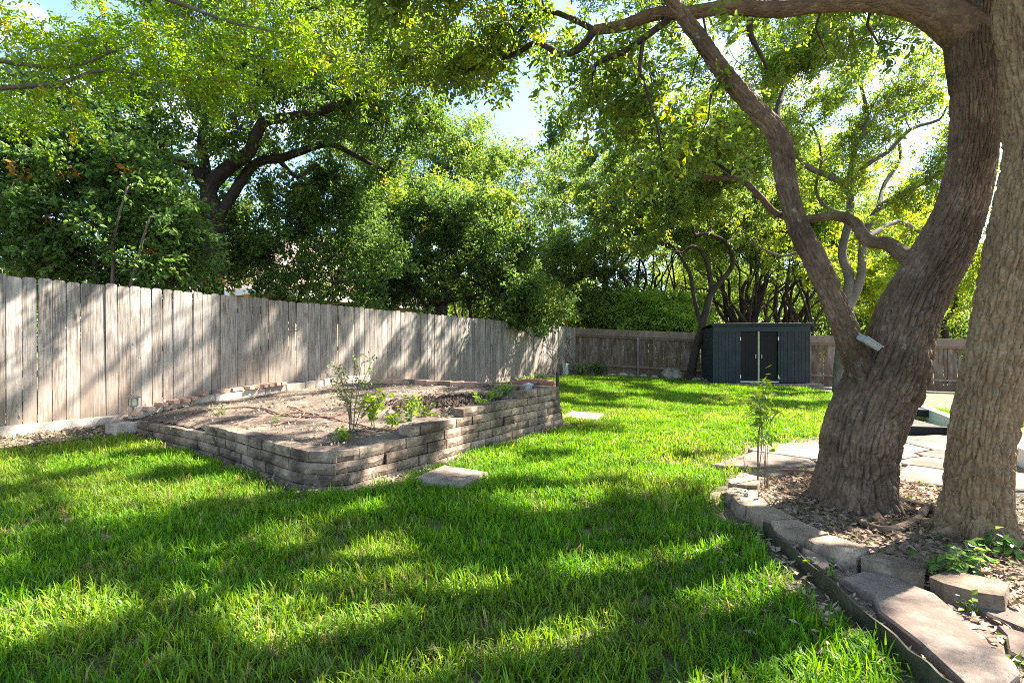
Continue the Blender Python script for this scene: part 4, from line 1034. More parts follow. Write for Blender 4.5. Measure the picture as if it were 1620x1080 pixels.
arch = pc([(1540, 60, 4.0, .16), (1495, 30, 4.0, .13), (1445, 10, 4.02, .095), (1380, 2, 4.08, .078), (1300, 6, 4.15, .07), (1230, 15, 4.25, .066), (1150, 12, 4.35, .06), (1085, 22, 4.45, .056), (1040, 22, 4.5, .052), (986, 40, 4.6, .048), (940, 48, 4.7, .042)])
stub = pc([(1470, 430, 3.95, .09), (1428, 402, 4.1, .062), (1404, 386, 4.25, .055), (1372, 380, 4.4, .052), (1350, 351, 4.55, .046), (1319, 342, 4.7, .04), (1272, 346, 4.9, .035), (1229, 338, 5.1, .032), (1202, 311, 5.2, .03), (1171, 284, 5.3, .028), (1130, 282, 5.4, .024), (1095, 275, 5.5, .02)])
off1 = np.array([trunk1[0][0], trunk1[0][1], .03])
T1 = thing('oak_tree', 'large live oak with forked ridged trunk inside the planter ring, wedged tray in its fork', 'tree', off1)
multi('trunk', [ridge_tube([q_[:3] + (q_[3] * .84,) for q_ in trunk1], 340, 16, .03, (.028, .16), flare=(.5, .17, 5), seed=1), ridge_tube([q_[:3] + (q_[3] * .74,) for q_ in limbL], 120, 12, .019, (.026, .11), seed=2)] + roots(trunk1[0], .27, 7, 40), M_bark1, T1, off1)
multi('limb', [ridge_tube(arch, 48, 10, .005, (.03, .1), seed=3), ridge_tube(stub, 40, 8, .004, (.03, .1), seed=4)], M_bark1, T1, off1)
# finer branches and crown
ch = [(-1, pc([(940, 48, 4.7, .042), (916, 78, 4.75, .034), (885, 86, 4.85, .03), (850, 66, 4.95, .027), (823, 82, 5.05, .025), (780, 97, 5.2, .022), (718, 117, 5.4, .018)])),
      (-1, pc([(940, 48, 4.7, .03), (908, 31, 4.7, .026), (862, 16, 4.8, .024), (838, 27, 4.9, .022), (819, 54, 5.0, .018)])),
      (-1, pc([(1058, 30, 4.48, .034), (1021, 58, 4.45, .03), (986, 82, 4.5, .026), (943, 101, 4.6, .02)])),
      (-1, pc([(1189, 14, 4.3, .03), (1186, 50, 4.35, .026), (1200, 80, 4.4, .018), (1215, 110, 4.45, .01)])),
      (-1, pc([(1018, 60, 4.45, .02), (1012, 110, 4.5, .018), (1025, 150, 4.55, .015), (1040, 200, 4.6, .012), (1048, 250, 4.7, .01)])),
      (-1, pc([(1232, 205, 4.1, .05), (1228, 180, 4.15, .028), (1240, 140, 4.25, .016)])),
      (-1, pc([(960, -150, 4.5, .05), (880, -260, 4.6, .04), (780, -340, 4.6, .03)])),
      (-1, pc([(1015, -70, 4.4, .05), (1080, -260, 4.8, .04), (1100, -420, 5.2, .03)])),
      (-1, pc([(1570, -300, 4.2, .12), (1500, -480, 4.5, .09), (1420, -620, 5.0, .06)])),
      (-1, pc([(1545, -60, 4.0, .11), (1700, -260, 4.6, .08), (1800, -380, 5.4, .06)])),
      (-1, pc([(1540, 60, 4.0, .12), (1600, -150, 5.0, .07), (1560, -230, 6.0, .05)])),
      (-1, pc([(1560, -150, 4.05, .12), (1450, -500, 3.2, .08), (1250, -900, 2.4, .05)])), (-1, [tuple(at(1570, -300, 4.2)) + (.07,), (3.9, 5.6, 7.0, .05), (3.6, 7.6, 8.6, .04), (3.3, 9.4, 9.8, .032), (3.0, 11.2, 11.0, .026), (3.6, 13, 11.8, .02)]),  # last long limb added to carry the unseen clumps that shade the fence
      (-1, pc([(1380, 4, 4.1, .016), (1372, 40, 4.3, .012), (1390, 70, 4.5, .008)])), (-1, pc([(1300, 8, 4.15, .014), (1290, 45, 4.2, .01), (1305, 80, 4.4, .007)])), (-1, pc([(1232, 14, 4.25, .014), (1250, -40, 4.3, .01)])), (-1, pc([(1110, 18, 4.4, .014), (1118, 60, 4.5, .01), (1100, 100, 4.6, .007)])), (-1, pc([(1150, 118, 4.2, .014), (1125, 150, 4.3, .01), (1120, 190, 4.4, .007)])), (-1, pc([(1255, 330, 4.0, .012), (1225, 345, 4.1, .008)])),
      (-1, pc([(1095, 275, 5.5, .02), (1050, 285, 5.7, .017), (1000, 260, 5.9, .013)])),
      (-1, pc([(1171, 284, 5.3, .02), (1120, 250, 5.5, .016), (1070, 262, 5.7, .013)]))]
att = np.vstack([ell(at(1395, 90, 4.8), (.3, .4, .2), 12, 71), ell(at(1300, 100, 4.6), (.3, .4, .2), 12, 72), ell(at(1105, 130, 4.7), (.3, .4, .25), 14, 73), ell(at(1110, 215, 4.6), (.3, .3, .25), 12, 74), ell(at(760, 70, 5.2), (.75, .6, .35), 60, 1), ell(at(850, 20, 5.0), (.5, .5, .3), 40, 2), ell(at(1000, 110, 4.7), (.45, .5, .35), 46, 3), ell(at(1040, 230, 4.8), (.3, .4, .45), 26, 4),
                 ell(at(1220, 120, 4.9), (.6, .6, .5), 50, 5), ell(at(1330, 60, 5.2), (.8, .8, .4), 40, 6), ell(at(1060, 260, 5.8), (.6, .5, .4), 36, 7), ell(at(660, 60, 5.8), (.9, .7, .5), 60, 16),
                 ell((1.2, 4.6, 5.4), (1.7, 1.6, .7), 80, 8), ell((2.8, 6.2, 6.4), (2.2, 1.8, .8), 100, 9), ell((5.6, 6.4, 5.8), (2.0, 2.0, 1.0), 110, 10), ell((4.4, 4.2, 6.8), (2.6, 1.8, .9), 130, 11),
                 ell((2.2, 2.2, 6.4), (2.2, 1.6, .7), 70, 12), ell((6.8, 4.6, 6.2), (1.8, 2.2, 1.0), 80, 13), ell((5.0, 8.6, 7.4), (2.4, 1.8, .9), 90, 14), ell((-.6, 4.2, 5.0), (1.4, 1.3, .5), 40, 15), ell((2.6, 10.4, 9.9), (2.8, 1.8, .8), 120, 17), ell((3.0, 12.6, 12.0), (2.8, 2.0, .8), 120, 20), ell((1.6, 10.4, 11.6), (2.0, 1.5, .7), 70, 21), ell((5.2, 15.2, 12.6), (2.6, 2.2, .8), 100, 22), ell((2.4, 11.2, 9.6), (2.0, 1.4, .5), 60, 23), ell((6.4, 9.8, 9.2), (2.2, 2.0, .8), 70, 18), ell((.2, 8.4, 8.0), (1.6, 1.4, .6), 40, 19)])  # highest clumps, out of view, added to shade the long fence
sk = skeleton(ch); Pn, par, rad = grow(sk, att, .22, .32, 3.5, 90, .3, 21)
V, F, U, R_, kids = treemesh(Pn, par, rad, tip=.004, grow_cap=.05, minr=.003)
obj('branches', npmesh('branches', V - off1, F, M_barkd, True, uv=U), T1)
sel = (R_ < .013) & (rad == 0); tips = Pn[sel]
dens = fbm(tips[:, 0] * .8 + 5, tips[:, 1] * .8 + tips[:, 2] * .6, 77); pr1 = np.clip((dens - .34) * 5, .08, 1); pr1 /= pr1.sum()
spray(Pn, par, R_, sel, 12500, .15, 1.1, (.055, .095, .016), (.14, .2, .032), (.28, .32, .03), .05, T1, off1, True, None, 2, pr1)

trunk2 = pc([(1546, 880, 3.2, .205), (1547, 820, 3.2, .2), (1549, 760, 3.2, .195), (1554, 700, 3.2, .192), (1566, 620, 3.2, .195), (1586, 530, 3.2, .2), (1606, 430, 3.2, .205), (1627, 330, 3.22, .205), (1644, 230, 3.25, .21), (1642, 110, 3.3, .225), (1632, 0, 3.35, .235), (1640, -150, 3.45, .19), (1625, -350, 3.6, .17)])
off2 = np.array([trunk2[0][0], trunk2[0][1], .03])
T2 = thing('oak_tree', 'straight oak trunk with tan furrowed bark and ivy at its base in the planter ring', 'tree', off2)
multi('trunk', [ridge_tube([q_[:3] + (q_[3] * .8,) for q_ in trunk2], 280, 18, .03, (.03, .12), flare=(.6, .2, 5), seed=5)] + roots(trunk2[0], .16, 6, 60, .3), M_bark2, T2, off2)
rootp = [on(1505, 830, .08), on(1470, 803, .1), on(1450, 822, .095), on(1410, 838, .085), on(1375, 832, .085), on(1330, 815, .05)]
multi('surface_root', [ridge_tube([tuple(p) + (r_,) for p, r_ in zip(rootp, (.05, .03, .025, .025, .022, .01))], 18, 8, .003, (.03, .08), seed=6)], M_bark1, T2, off2)
ch = [(-1, pc([(1625, -350, 3.6, .16), (1560, -560, 3.8, .12), (1450, -800, 4.0, .08)])), (-1, pc([(1640, -150, 3.45, .14), (1800, -420, 3.6, .1), (1950, -560, 3.8, .07)])), (-1, pc([(1630, -330, 3.6, .12), (1600, -700, 3.0, .09), (1400, -1100, 2.5, .06)]))]
att = np.vstack([ell((4.6, 2.6, 6.6), (2.0, 1.7, .9), 90, 31), ell((6.6, 2.6, 6.2), (2.0, 2.0, 1.0), 90, 32), ell((3.4, .8, 6.4), (2.2, 1.4, .8), 70, 33), ell((5.0, .4, 6.6), (1.6, 1.4, .8), 45, 34), ell((1.2, .6, 6.8), (1.6, 1.2, .6), 36, 35)])
sk = skeleton(ch); Pn, par, rad = grow(sk, att, .3, .42, 4, 90, .3, 22)
V, F, U, R_, kids = treemesh(Pn, par, rad, tip=.004, grow_cap=.06, minr=.003)
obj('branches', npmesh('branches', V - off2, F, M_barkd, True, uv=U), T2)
spray(Pn, par, R_, (R_ < .014) & (rad == 0), 5200, .16, 1.15, GR1, GR2, None, 0, T2, off2, True, None, 4)

# pale tray wedged in the fork
p = at(1375, 541, 3.62); tr = thing('metal_tray', 'pale shallow tray wedged in the fork of the large oak', 'tray', p)
tr.rotation_euler = (R(18), R(31), R(6)); tr.scale = (.66, .66, .66)
b = MB(); b.box((0, 0, -.03), (.19, .14, .012)); b.box((0, -.07, 0), (.2, .012, .055), bev=.003).box((0, .07, 0), (.2, .012, .055), bev=.003).box((-.097, 0, 0), (.012, .127, .055)).box((.097, 0, 0), (.012, .127, .055)); b.build('pan', M_tray, tr)
MB().box((0, -.074, .03), (.215, .022, .008)).box((0, .074, .03), (.215, .022, .008)).build('rim', M_lantern, tr)

# ---- other trees
def gpt(px, d_): p = at(px, 551, d_); return (p[0], p[1], G(np.clip(p[0], -25, 30), p[1]))
def base(px, d_, r): return [gpt(px, d_) + (r,)]
# grey oak behind the fork
make_tree('grey-barked oak seen through the fork of the large near oak', [
    (-1, base(1328, 15, .2) + pc([(1332, 560, 15, .19), (1340, 490, 15, .18), (1344, 440, 15, .14)])),
    ((0, 3), pc([(1332, 400, 15.2, .12), (1345, 340, 15.3, .11), (1341, 298, 15.3, .1)])), ((0, 2), pc([(1362, 440, 14.8, .12), (1366, 380, 14.6, .1), (1390, 330, 14.5, .09), (1440, 300, 14.4, .08), (1490, 270, 14.2, .06)])),
    ((1, 2), pc([(1310, 278, 15, .085), (1280, 265, 14.8, .08), (1249, 230, 14.6, .075), (1215, 190, 14.4, .05)])), ((1, 2), pc([(1352, 240, 15.4, .075), (1372, 190, 15.6, .06), (1360, 130, 15.8, .045)])), ((2, 1), pc([(1420, 350, 15.4, .07), (1460, 370, 15.8, .05)])), ((1, 2), pc([(1370, 262, 15, .07), (1405, 240, 14.8, .06), (1440, 205, 14.6, .05), (1485, 190, 14.4, .04)])), ((1, 1), pc([(1310, 330, 15.6, .06), (1290, 300, 15.8, .05), (1300, 250, 16, .04), (1285, 200, 16.2, .03)])), ((2, 2), pc([(1400, 290, 15.2, .06), (1425, 250, 15.6, .05), (1420, 200, 16, .04), (1450, 150, 16.2, .03)])), ((0, 2), pc([(1300, 430, 15.6, .06), (1270, 400, 16, .05), (1235, 405, 16.4, .04), (1190, 385, 16.8, .03)]))],
    np.vstack([ell(at(1240, 150, 14.5), (2.6, 2, 1.6), 190, 1), ell(at(1380, 110, 15.5), (2.6, 2, 1.8), 220, 2), ell(at(1430, 220, 14.5), (1.6, 1.5, 1.3), 90, 3), ell(at(1150, 260, 15.5), (2.2, 2, 1.4), 120, 4), ell(at(1300, -60, 15), (3.4, 2.4, 1.5), 150, 8), ell(at(1060, 90, 15), (2.2, 2, 1.6), 120, 9), ell(at(1400, 300, 15), (2.0, 1.8, 1.2), 90, 10), ell(at(1460, 60, 14), (2.4, 2, 1.6), 110, 11), ell((9.5, 12.5, 8.2), (2.4, 2, 1.3), 110, 12)]),
    95000, (.085, .045), M_barkg, (.06, .10, .018), (.15, .21, .035), (.3, .32, .03), .1, .22, seed=3, kill=.5, keep=True)
# thin leaning tree in front of the back fence
make_tree('thin dark leaning tree growing in front of the back fence beside the shed', [
    (-1, base(1092, 19.2, .17) + pc([(1098, 565, 19.2, .15), (1110, 520, 19.2, .14), (1120, 480, 19.2, .13), (1126, 462, 19.2, .12)])),
    ((0, 4), pc([(1145, 440, 19.2, .1), (1160, 415, 19.1, .09), (1150, 385, 19, .08), (1120, 370, 18.9, .07), (1100, 372, 18.8, .06)])), ((0, 4), pc([(1122, 430, 19.3, .09), (1112, 400, 19.3, .08), (1095, 390, 19.2, .07), (1080, 400, 19.2, .05)])), ((0, 2), pc([(1098, 470, 19.4, .08), (1090, 430, 19.5, .07), (1065, 390, 19.6, .05)])), ((1, 2), pc([(1170, 370, 19.2, .07), (1200, 340, 19.2, .05)]))],
    np.vstack([ell(at(1040, 330, 19), (2.6, 2, 1.5), 170, 4), ell(at(1150, 310, 19), (2.6, 2, 1.5), 170, 5), ell(at(990, 270, 19.5), (2.0, 2, 1.4), 70, 6), ell(at(1090, 220, 19), (2.6, 2, 1.4), 120, 7), ell((3.2, 16.6, 8.0), (2.2, 1.8, 1.3), 100, 8), ell((6.5, 17.8, 8.6), (2.2, 1.8, 1.2), 90, 9)]),
    75000, (.10, .055), M_barkd, (.055, .095, .02), (.13, .19, .04), (.24, .28, .03), .08, .26, seed=5, kill=.55, keep=True)
def oak(label, px, d_, r0, forks, crowns, nl, seed, leaf=(.13, .07), bark=M_barkd, cA=GR1, cB=GR2, cC=None, pC=0, spread=.32, group=None, name='oak_tree', up=.4, kill=.65, step=.4, web=0, **kw):
    rr = random.Random(seed); b0 = gpt(px, d_)
    x, y, z = b0; chs = [(-1, [b0 + (r0,)] + [(x + rr.gauss(0, .12), y + rr.gauss(0, .1), z + h_, r0 * (1 - .12 * i)) for i, h_ in enumerate((.6, 1.2, 1.8))])]
    for fx, fy in forks:
        e_ = at(fx, fy, d_ + rr.uniform(-1, 1)); s_ = np.array(chs[0][1][3][:3]); pts = []
        for k in range(1, 6):
            q_ = s_ + (e_ - s_) * k / 5 + np.array([rr.gauss(0, .3), rr.gauss(0, .3), rr.gauss(0, .2)]); pts.append(tuple(q_) + (max(.03, r0 * (.62 - .085 * k)),))
        chs.append(((0, 3), pts))
    for k_ in range(web):
        e_ = at(px + rr.uniform(-130, 130), rr.uniform(360, 490), d_ + rr.uniform(-1.5, 1.5)); s_ = np.array(chs[0][1][rr.choice((2, 3))][:3]); pts = []; up_ = rr.uniform(.4, 1.2); ph_ = rr.uniform(0, 6)
        for k in range(1, 10):
            t_ = k / 9; q_ = s_ + (e_ - s_) * t_ + np.array([.22 * math.sin(ph_ + t_ * 7), .2 * math.cos(ph_ + t_ * 6), up_ * math.sin(math.pi * t_ ** .8) + .14 * math.sin(ph_ * 2 + t_ * 11)]); pts.append(tuple(q_) + (max(.018, r0 * .42 * (1 - .75 * t_)),))
        chs.append(((0, 3), pts))
    at_ = np.vstack([ell(at(cx_, cy_, d_ + dd), rv, n_, seed * 17 + i) for i, (cx_, cy_, dd, rv, n_) in enumerate(crowns)])
    return make_tree(label, chs, at_, nl, leaf, bark, cA, cB, cC, pC, spread, up, seed, step, kill, group, name, jit=.34, infl=6, **kw)
for i_, (px_, d_, fk, lab_) in enumerate(((1015, 24.5, [(985, 430), (1040, 410), (1010, 390), (960, 450)], 'slender crooked oak beyond the back fence above the boulder'), (1190, 23.8, [(1160, 410), (1215, 400), (1240, 440), (1185, 380)], 'crooked dark oak rising just behind the shed roof'), (1275, 24.5, [(1250, 400), (1305, 420), (1290, 380), (1240, 450)], 'arching oak behind the right end of the shed'), (1060, 27.5, [(1030, 430), (1085, 420), (1065, 390)], 'thin dark oak behind the thin leaning tree'))):
    oak(lab_, px_, d_, .15, fk, [(fk[0][0] - 20, fk[0][1] - 70, 0, (2.4, 2, 1.3), 70), (fk[1][0] + 20, fk[1][1] - 80, 0, (2.4, 2, 1.3), 70), (fk[2][0], fk[2][1] - 130, .5, (2.6, 2, 1.4), 60)], 24000, 60 + i_, cA=(.06, .105, .02), cB=(.17, .235, .045), dens=.45, web=6)
DK1, DK2 = (.04, .075, .016), (.095, .15, .032)
oak('dark twisted oak beyond the back fence near the slatted pergola', 975, 25, .26, [(940, 420), (1000, 400), (970, 380)], [(930, 350, 0, (3, 2.4, 1.8), 130), (1010, 330, 1, (3, 2.4, 1.8), 130), (960, 260, 1, (3, 2, 1.6), 110)], 36000, 11, cB=(.14, .2, .045), dens=.32, web=6)
oak('oak with several curving trunks beyond the fence behind the shed', 1165, 26, .24, [(1140, 420), (1190, 400), (1210, 430), (1230, 390)], [(1160, 350, 0, (3, 2.2, 1.6), 120), (1250, 370, 0, (2.6, 2.2, 1.5), 100), (1200, 270, 1, (3, 2, 1.6), 110)], 38000, 12, cA=(.05, .09, .018), cB=(.14, .2, .035), web=7, dens=.5)
oak('low oak with arching limbs beyond the fence at the shed end', 1235, 30, .24, [(1270, 420), (1300, 440), (1220, 430)], [(1290, 400, 0, (3, 2.4, 1.6), 110), (1370, 380, 0, (3, 2.4, 1.8), 110), (1300, 300, 0, (3.4, 2.4, 2), 120), (1230, 470, 1, (3, 2, 1.2), 60), (1420, 450, 0, (3.4, 2.4, 1.6), 90), (1130, 450, 1, (3, 2, 1.4), 70)], 42000, 13, cA=(.06, .1, .018), cB=(.17, .23, .04), web=8)
oak('bright green tree beyond the back fence between the two near trunks', 1500, 24, .2, [(1480, 420), (1530, 400)], [(1490, 420, 0, (2.8, 2, 1.6), 110), (1540, 330, 1, (3, 2, 2), 110), (1440, 470, 1, (2, 2, 1), 50), (1340, 330, -4.5, (2.6, 2, 1.6), 120), (1290, 410, -5.2, (1.8, 1.6, 1.0), 70), (1400, 400, -1, (2.4, 2, 1.5), 80)], 40000, 14, cA=(.09, .14, .02), cB=(.22, .28, .03), keep=True)  # nearer clumps added over the shed to keep its front shaded
oak('tall light green tree rising beyond the long fence toward the sky gap', 700, 26, .3, [(660, 300), (720, 280), (620, 330)], [(640, 280, 0, (3.4, 2.6, 2.4), 170), (710, 300, 0, (3.2, 2.6, 2.2), 160), (730, 230, 0, (2.2, 2, 1.6), 90), (610, 210, -1, (2.8, 2.2, 2), 110)], 55000, 15, cA=(.06, .105, .02), cB=(.14, .2, .04))
oak('broad grey-green oak beyond the far fence corner under the sky gap', 850, 29, .32, [(820, 350), (880, 330)], [(810, 310, 0, (3, 2.6, 2), 130), (880, 290, 0, (3, 2.6, 1.8), 130), (860, 390, 1, (4, 2.6, 1.8), 120)], 38000, 16, cA=(.05, .09, .022), cB=(.15, .2, .05), dens=.34)
oak('dark trunked oak leaning by the yellow shrub beyond the fence corner', 893, 24, .17, [(870, 440), (905, 400)], [(900, 420, 0, (2, 1.8, 1.4), 80), (930, 430, 1, (2.2, 1.8, 1.3), 70)], 18000, 17, cA=DK1, cB=DK2, dens=.32)
# big dark oak behind the long fence at left
make_tree('spreading dark oak behind the long fence with heavy crooked limbs', [
    (-1, base(335, 12.6, .27) + pc([(338, 420, 12.6, .24), (342, 350, 12.6, .22), (330, 300, 12.6, .2)])),
    ((0, 3), pc([(300, 262, 12.4, .13), (270, 250, 12.2, .1), (235, 215, 12, .08), (180, 190, 11.8, .06)])),
    ((0, 3), pc([(365, 262, 12.4, .16), (395, 240, 12.2, .15), (415, 195, 12, .13), (450, 187, 11.9, .11), (500, 178, 11.8, .1), (550, 160, 11.7, .08), (598, 140, 11.5, .06), (650, 125, 11.3, .04)])),
    ((0, 2), pc([(400, 262, 12.8, .12), (440, 252, 13, .11), (475, 240, 13.1, .1), (520, 228, 13.2, .08), (560, 245, 13.4, .06), (610, 270, 13.6, .04)])), ((3, 1), pc([(470, 280, 13, .06), (500, 260, 13, .05)])), ((0, 3), pc([(320, 220, 12.8, .12), (340, 150, 13, .1), (330, 70, 13.2, .07)]))],
    np.vstack([ell(at(300, 180, 12.5), (2.4, 1.8, 1.2), 190, 1), ell(at(480, 110, 12), (2.6, 1.8, 1.2), 210, 2), ell(at(600, 90, 12), (2.2, 1.6, 1.1), 150, 3), ell(at(560, 215, 13.5), (1.6, 1.5, .7), 80, 4), ell(at(180, 220, 12.5), (2.2, 1.6, 1.3), 150, 5), ell(at(420, 20, 12.5), (3.4, 2, 1.3), 150, 6), ell(at(420, 330, 13.5), (1.7, 1.2, 1.0), 90, 7), ell(at(290, 350, 13.5), (1.4, 1.2, .9), 70, 17)]),
    98000, (.08, .045), M_barkd, DK1, (.085, .14, .03), (.2, .22, .03), .06, .2, seed=6, kill=.42, step=.3)
# leafy pale-stemmed tree at far left
def stems(px, d_, tops, r=.05):
    b0 = gpt(px, d_); out = [(-1, [b0 + (r * 1.3,), (b0[0], b0[1], b0[2] + .35, r * 1.2)])]
    for i, (tx, ty) in enumerate(tops):
        e_ = at(tx, ty, d_ + random.uniform(-.6, .6)); s_ = np.array(out[0][1][1][:3]); out.append(((0, 1), [tuple(s_ + (e_ - s_) * k / 4 + rng.normal(0, .06, 3)) + (r * (1 - .17 * k),) for k in range(1, 5)]))
    return out
make_tree('large-leaved multi-stem tree with pale stems behind the left end of the fence', stems(130, 8.9, [(40, 330), (90, 280), (150, 260), (210, 300), (250, 350), (60, 400)], .05),
    np.vstack([ell(at(60, 330, 8.9), (1.2, .8, .8), 110, 1), ell(at(180, 330, 9.2), (1.3, .8, .9), 130, 2), ell(at(120, 250, 9.2), (1.3, .8, .7), 100, 3), ell(at(250, 380, 9.6), (.8, .6, .5), 50, 4), ell(at(0, 400, 8.6), (.8, .6, .4), 30, 5), ell(at(170, 410, 9.4), (1.4, .6, .45), 80, 6), ell(at(300, 420, 10.4), (.9, .6, .4), 40, 7), ell(at(20, 230, 8.8), (.9, .8, .7), 60, 8)]),
    42000, (.078, .042), M_barkg, (.035, .075, .018), (.09, .15, .035), (.35, .2, .04), .012, .17, seed=7, kill=.3, step=.2, name='multi_stem_tree', twig_r=.015, cap=.03)
oak('dense glossy evergreen shrub with yellow-orange tips behind the long fence', 720, 16.5, .12, [(660, 420), (740, 400), (790, 440), (620, 440)], [(650, 420, 0, (1.9, 1.2, 1.2), 110), (740, 400, 0, (1.9, 1.2, 1.5), 130), (800, 450, 0, (1.1, 1.0, .9), 60), (690, 340, 0, (1.5, 1.1, .9), 80), (600, 450, 0, (1.2, 1, .8), 60), (830, 480, 0, (1.3, 1, .7), 60), (620, 370, .5, (1.4, 1, 1.1), 80)], 62000, 18, (.09, .05), cA=(.03, .06, .014), cB=(.085, .135, .03), spread=.22, name='evergreen_shrub', kill=.45, step=.3, twig_r=.03)
oak('yellow-tipped shrub top rising above the dense evergreen shrub', 745, 18.2, .08, [(700, 330), (760, 320)], [(700, 320, 0, (1.6, 1, .8), 70), (770, 345, 0, (1.4, 1, .7), 60), (640, 310, 0, (1.2, 1, .7), 40)], 20000, 19, (.09, .05), cA=(.08, .14, .02), cB=(.17, .22, .03), cC=(.42, .3, .03), pC=.03, spread=.22, name='evergreen_shrub', kill=.45, step=.3)
oak('small yellow-green shrub against the far fence corner', 855, 23, .06, [(850, 470), (870, 480)], [(850, 470, 0, (.9, .8, .7), 50), (880, 495, 0, (.8, .7, .5), 30)], 9000, 20, (.11, .06), cA=(.14, .18, .02), cB=(.3, .33, .03), spread=.22, name='yellow_shrub', kill=.4, step=.3)
oak('dark evergreen shrub behind the fence beside the orange timber post', 500, 13.6, .1, [(450, 420), (520, 400), (560, 420)], [(470, 430, 0, (1.0, 1, .9), 80), (560, 420, 0, (1.2, .9, 1.1), 90), (530, 330, 0, (1.4, .9, 1.0), 80), (350, 400, .4, (.9, .7, .8), 60), (300, 340, .8, (1.2, .8, .9), 60)], 42000, 21, (.08, .045), cA=DK1, cB=(.07, .12, .025), spread=.2, name='evergreen_shrub', kill=.4, step=.3)
for px, d_, w, h_, lab, ca, cb in ((1010, 23.6, 1.5, .75, 'leafy bright shrub hanging over the back fence by the post', (.1, .17, .03), (.2, .29, .06)), (1075, 23.2, 1.3, .75, 'leafy shrub behind the back fence beside the leaning tree', (.09, .16, .03), (.19, .28, .05)), (945, 24, 1.2, .7, 'dense leafy shrub behind the fence corner below the pergola', (.07, .125, .025), (.15, .22, .045))):
    oak(lab, px, d_, .06, [(px, 480)], [(px, 480, 0, (w, .9, h_), 60), (px, 505, -.6, (w * .9, .7, .5), 40)], 15000, int(px), (.13, .08), cA=ca, cB=cb, spread=.25, name='leafy_shrub', kill=.45, step=.3)
# yellow-green elm reaching in from the left, above
make_tree('tree with yellow-green sprays reaching in over the left end of the fence', [
    (-1, [(-8.6, 4.9, .2, .2), (-8.55, 4.95, 1.6, .18), (-8.4, 5.1, 3.0, .16), (-8.1, 5.3, 4.0, .13)]),
    ((0, 3), pc([(-120, 60, 6.2, .06), (-20, 90, 6.4, .035), (40, 103, 6.6, .028), (110, 106, 6.8, .024), (170, 85, 7.0, .018), (240, 60, 7.2, .014)])),
    ((0, 3), pc([(-80, 140, 6.4, .05), (20, 138, 6.6, .03), (100, 130, 6.8, .025), (170, 110, 7, .02), (260, 130, 7.3, .015), (340, 165, 7.5, .011)])),
    ((0, 3), pc([(-60, -40, 6.2, .06), (80, -60, 6.4, .04), (240, -10, 6.8, .03), (380, 40, 7.2, .02), (480, 60, 7.4, .012)])), ((3, 4), pc([(540, 85, 7.9, .01), (590, 95, 8.2, .008)]))],
    np.vstack([ell(at(50, 40, 6.6), (.8, .8, .45), 60, 1), ell(at(230, 40, 7), (.9, .8, .5), 80, 2), ell(at(380, 50, 7.3), (.8, .8, .5), 70, 3), ell(at(330, 140, 7.4), (.6, .6, .35), 46, 4), ell(at(180, 110, 7), (.6, .7, .3), 36, 5), ell(at(250, -120, 7), (1.8, 1, .6), 60, 6), ell(at(470, 30, 7.6), (.5, .6, .4), 30, 7), ell(at(30, 160, 6.8), (.6, .6, .4), 30, 8), ell(at(580, 90, 8.2), (.75, .5, .4), 44, 9)]),  # last spray and its twig added to throw leaf shadows on the fence
    30000, (.06, .03), M_barkg, (.085, .15, .014), (.17, .255, .018), (.33, .32, .02), .05, .16, up=.5, seed=9, kill=.25, step=.17, name='elm_tree', twig_r=.012, cap=.02)
# far wood closing the gaps near the horizon
ps_ = []
for i in range(230):
    x = rng.uniform(-45, 60); y = rng.uniform(34, 58); h_ = rng.uniform(.8, 9 if x > 12 or x < -8 else 6.5); c0 = np.array([x, y, h_])
    ps_.append(c0 + rng.normal(0, 1, (90, 3)) * np.array([1.9, 1.6, 1.1]))
pos = np.vstack(ps_); m_ = len(pos); u = rng.random((m_, 1)) * .7 + .3 * np.repeat(rng.random((len(ps_), 1)), len(ps_[0]), 0)
o = instancer('far_wood', SPR_WIDE, pos, np.stack([rng.normal(0, .6, m_), rng.normal(0, .5, m_), rng.uniform(0, 6.28, m_)], -1), rng.uniform(2.6, 4.2, m_), np.array((.06, .105, .02)) * (1 - u) + np.array((.17, .24, .04)) * u, M_sprig)
tag(o, 'far mass of green trees beyond the yards', 'trees', kind='stuff')

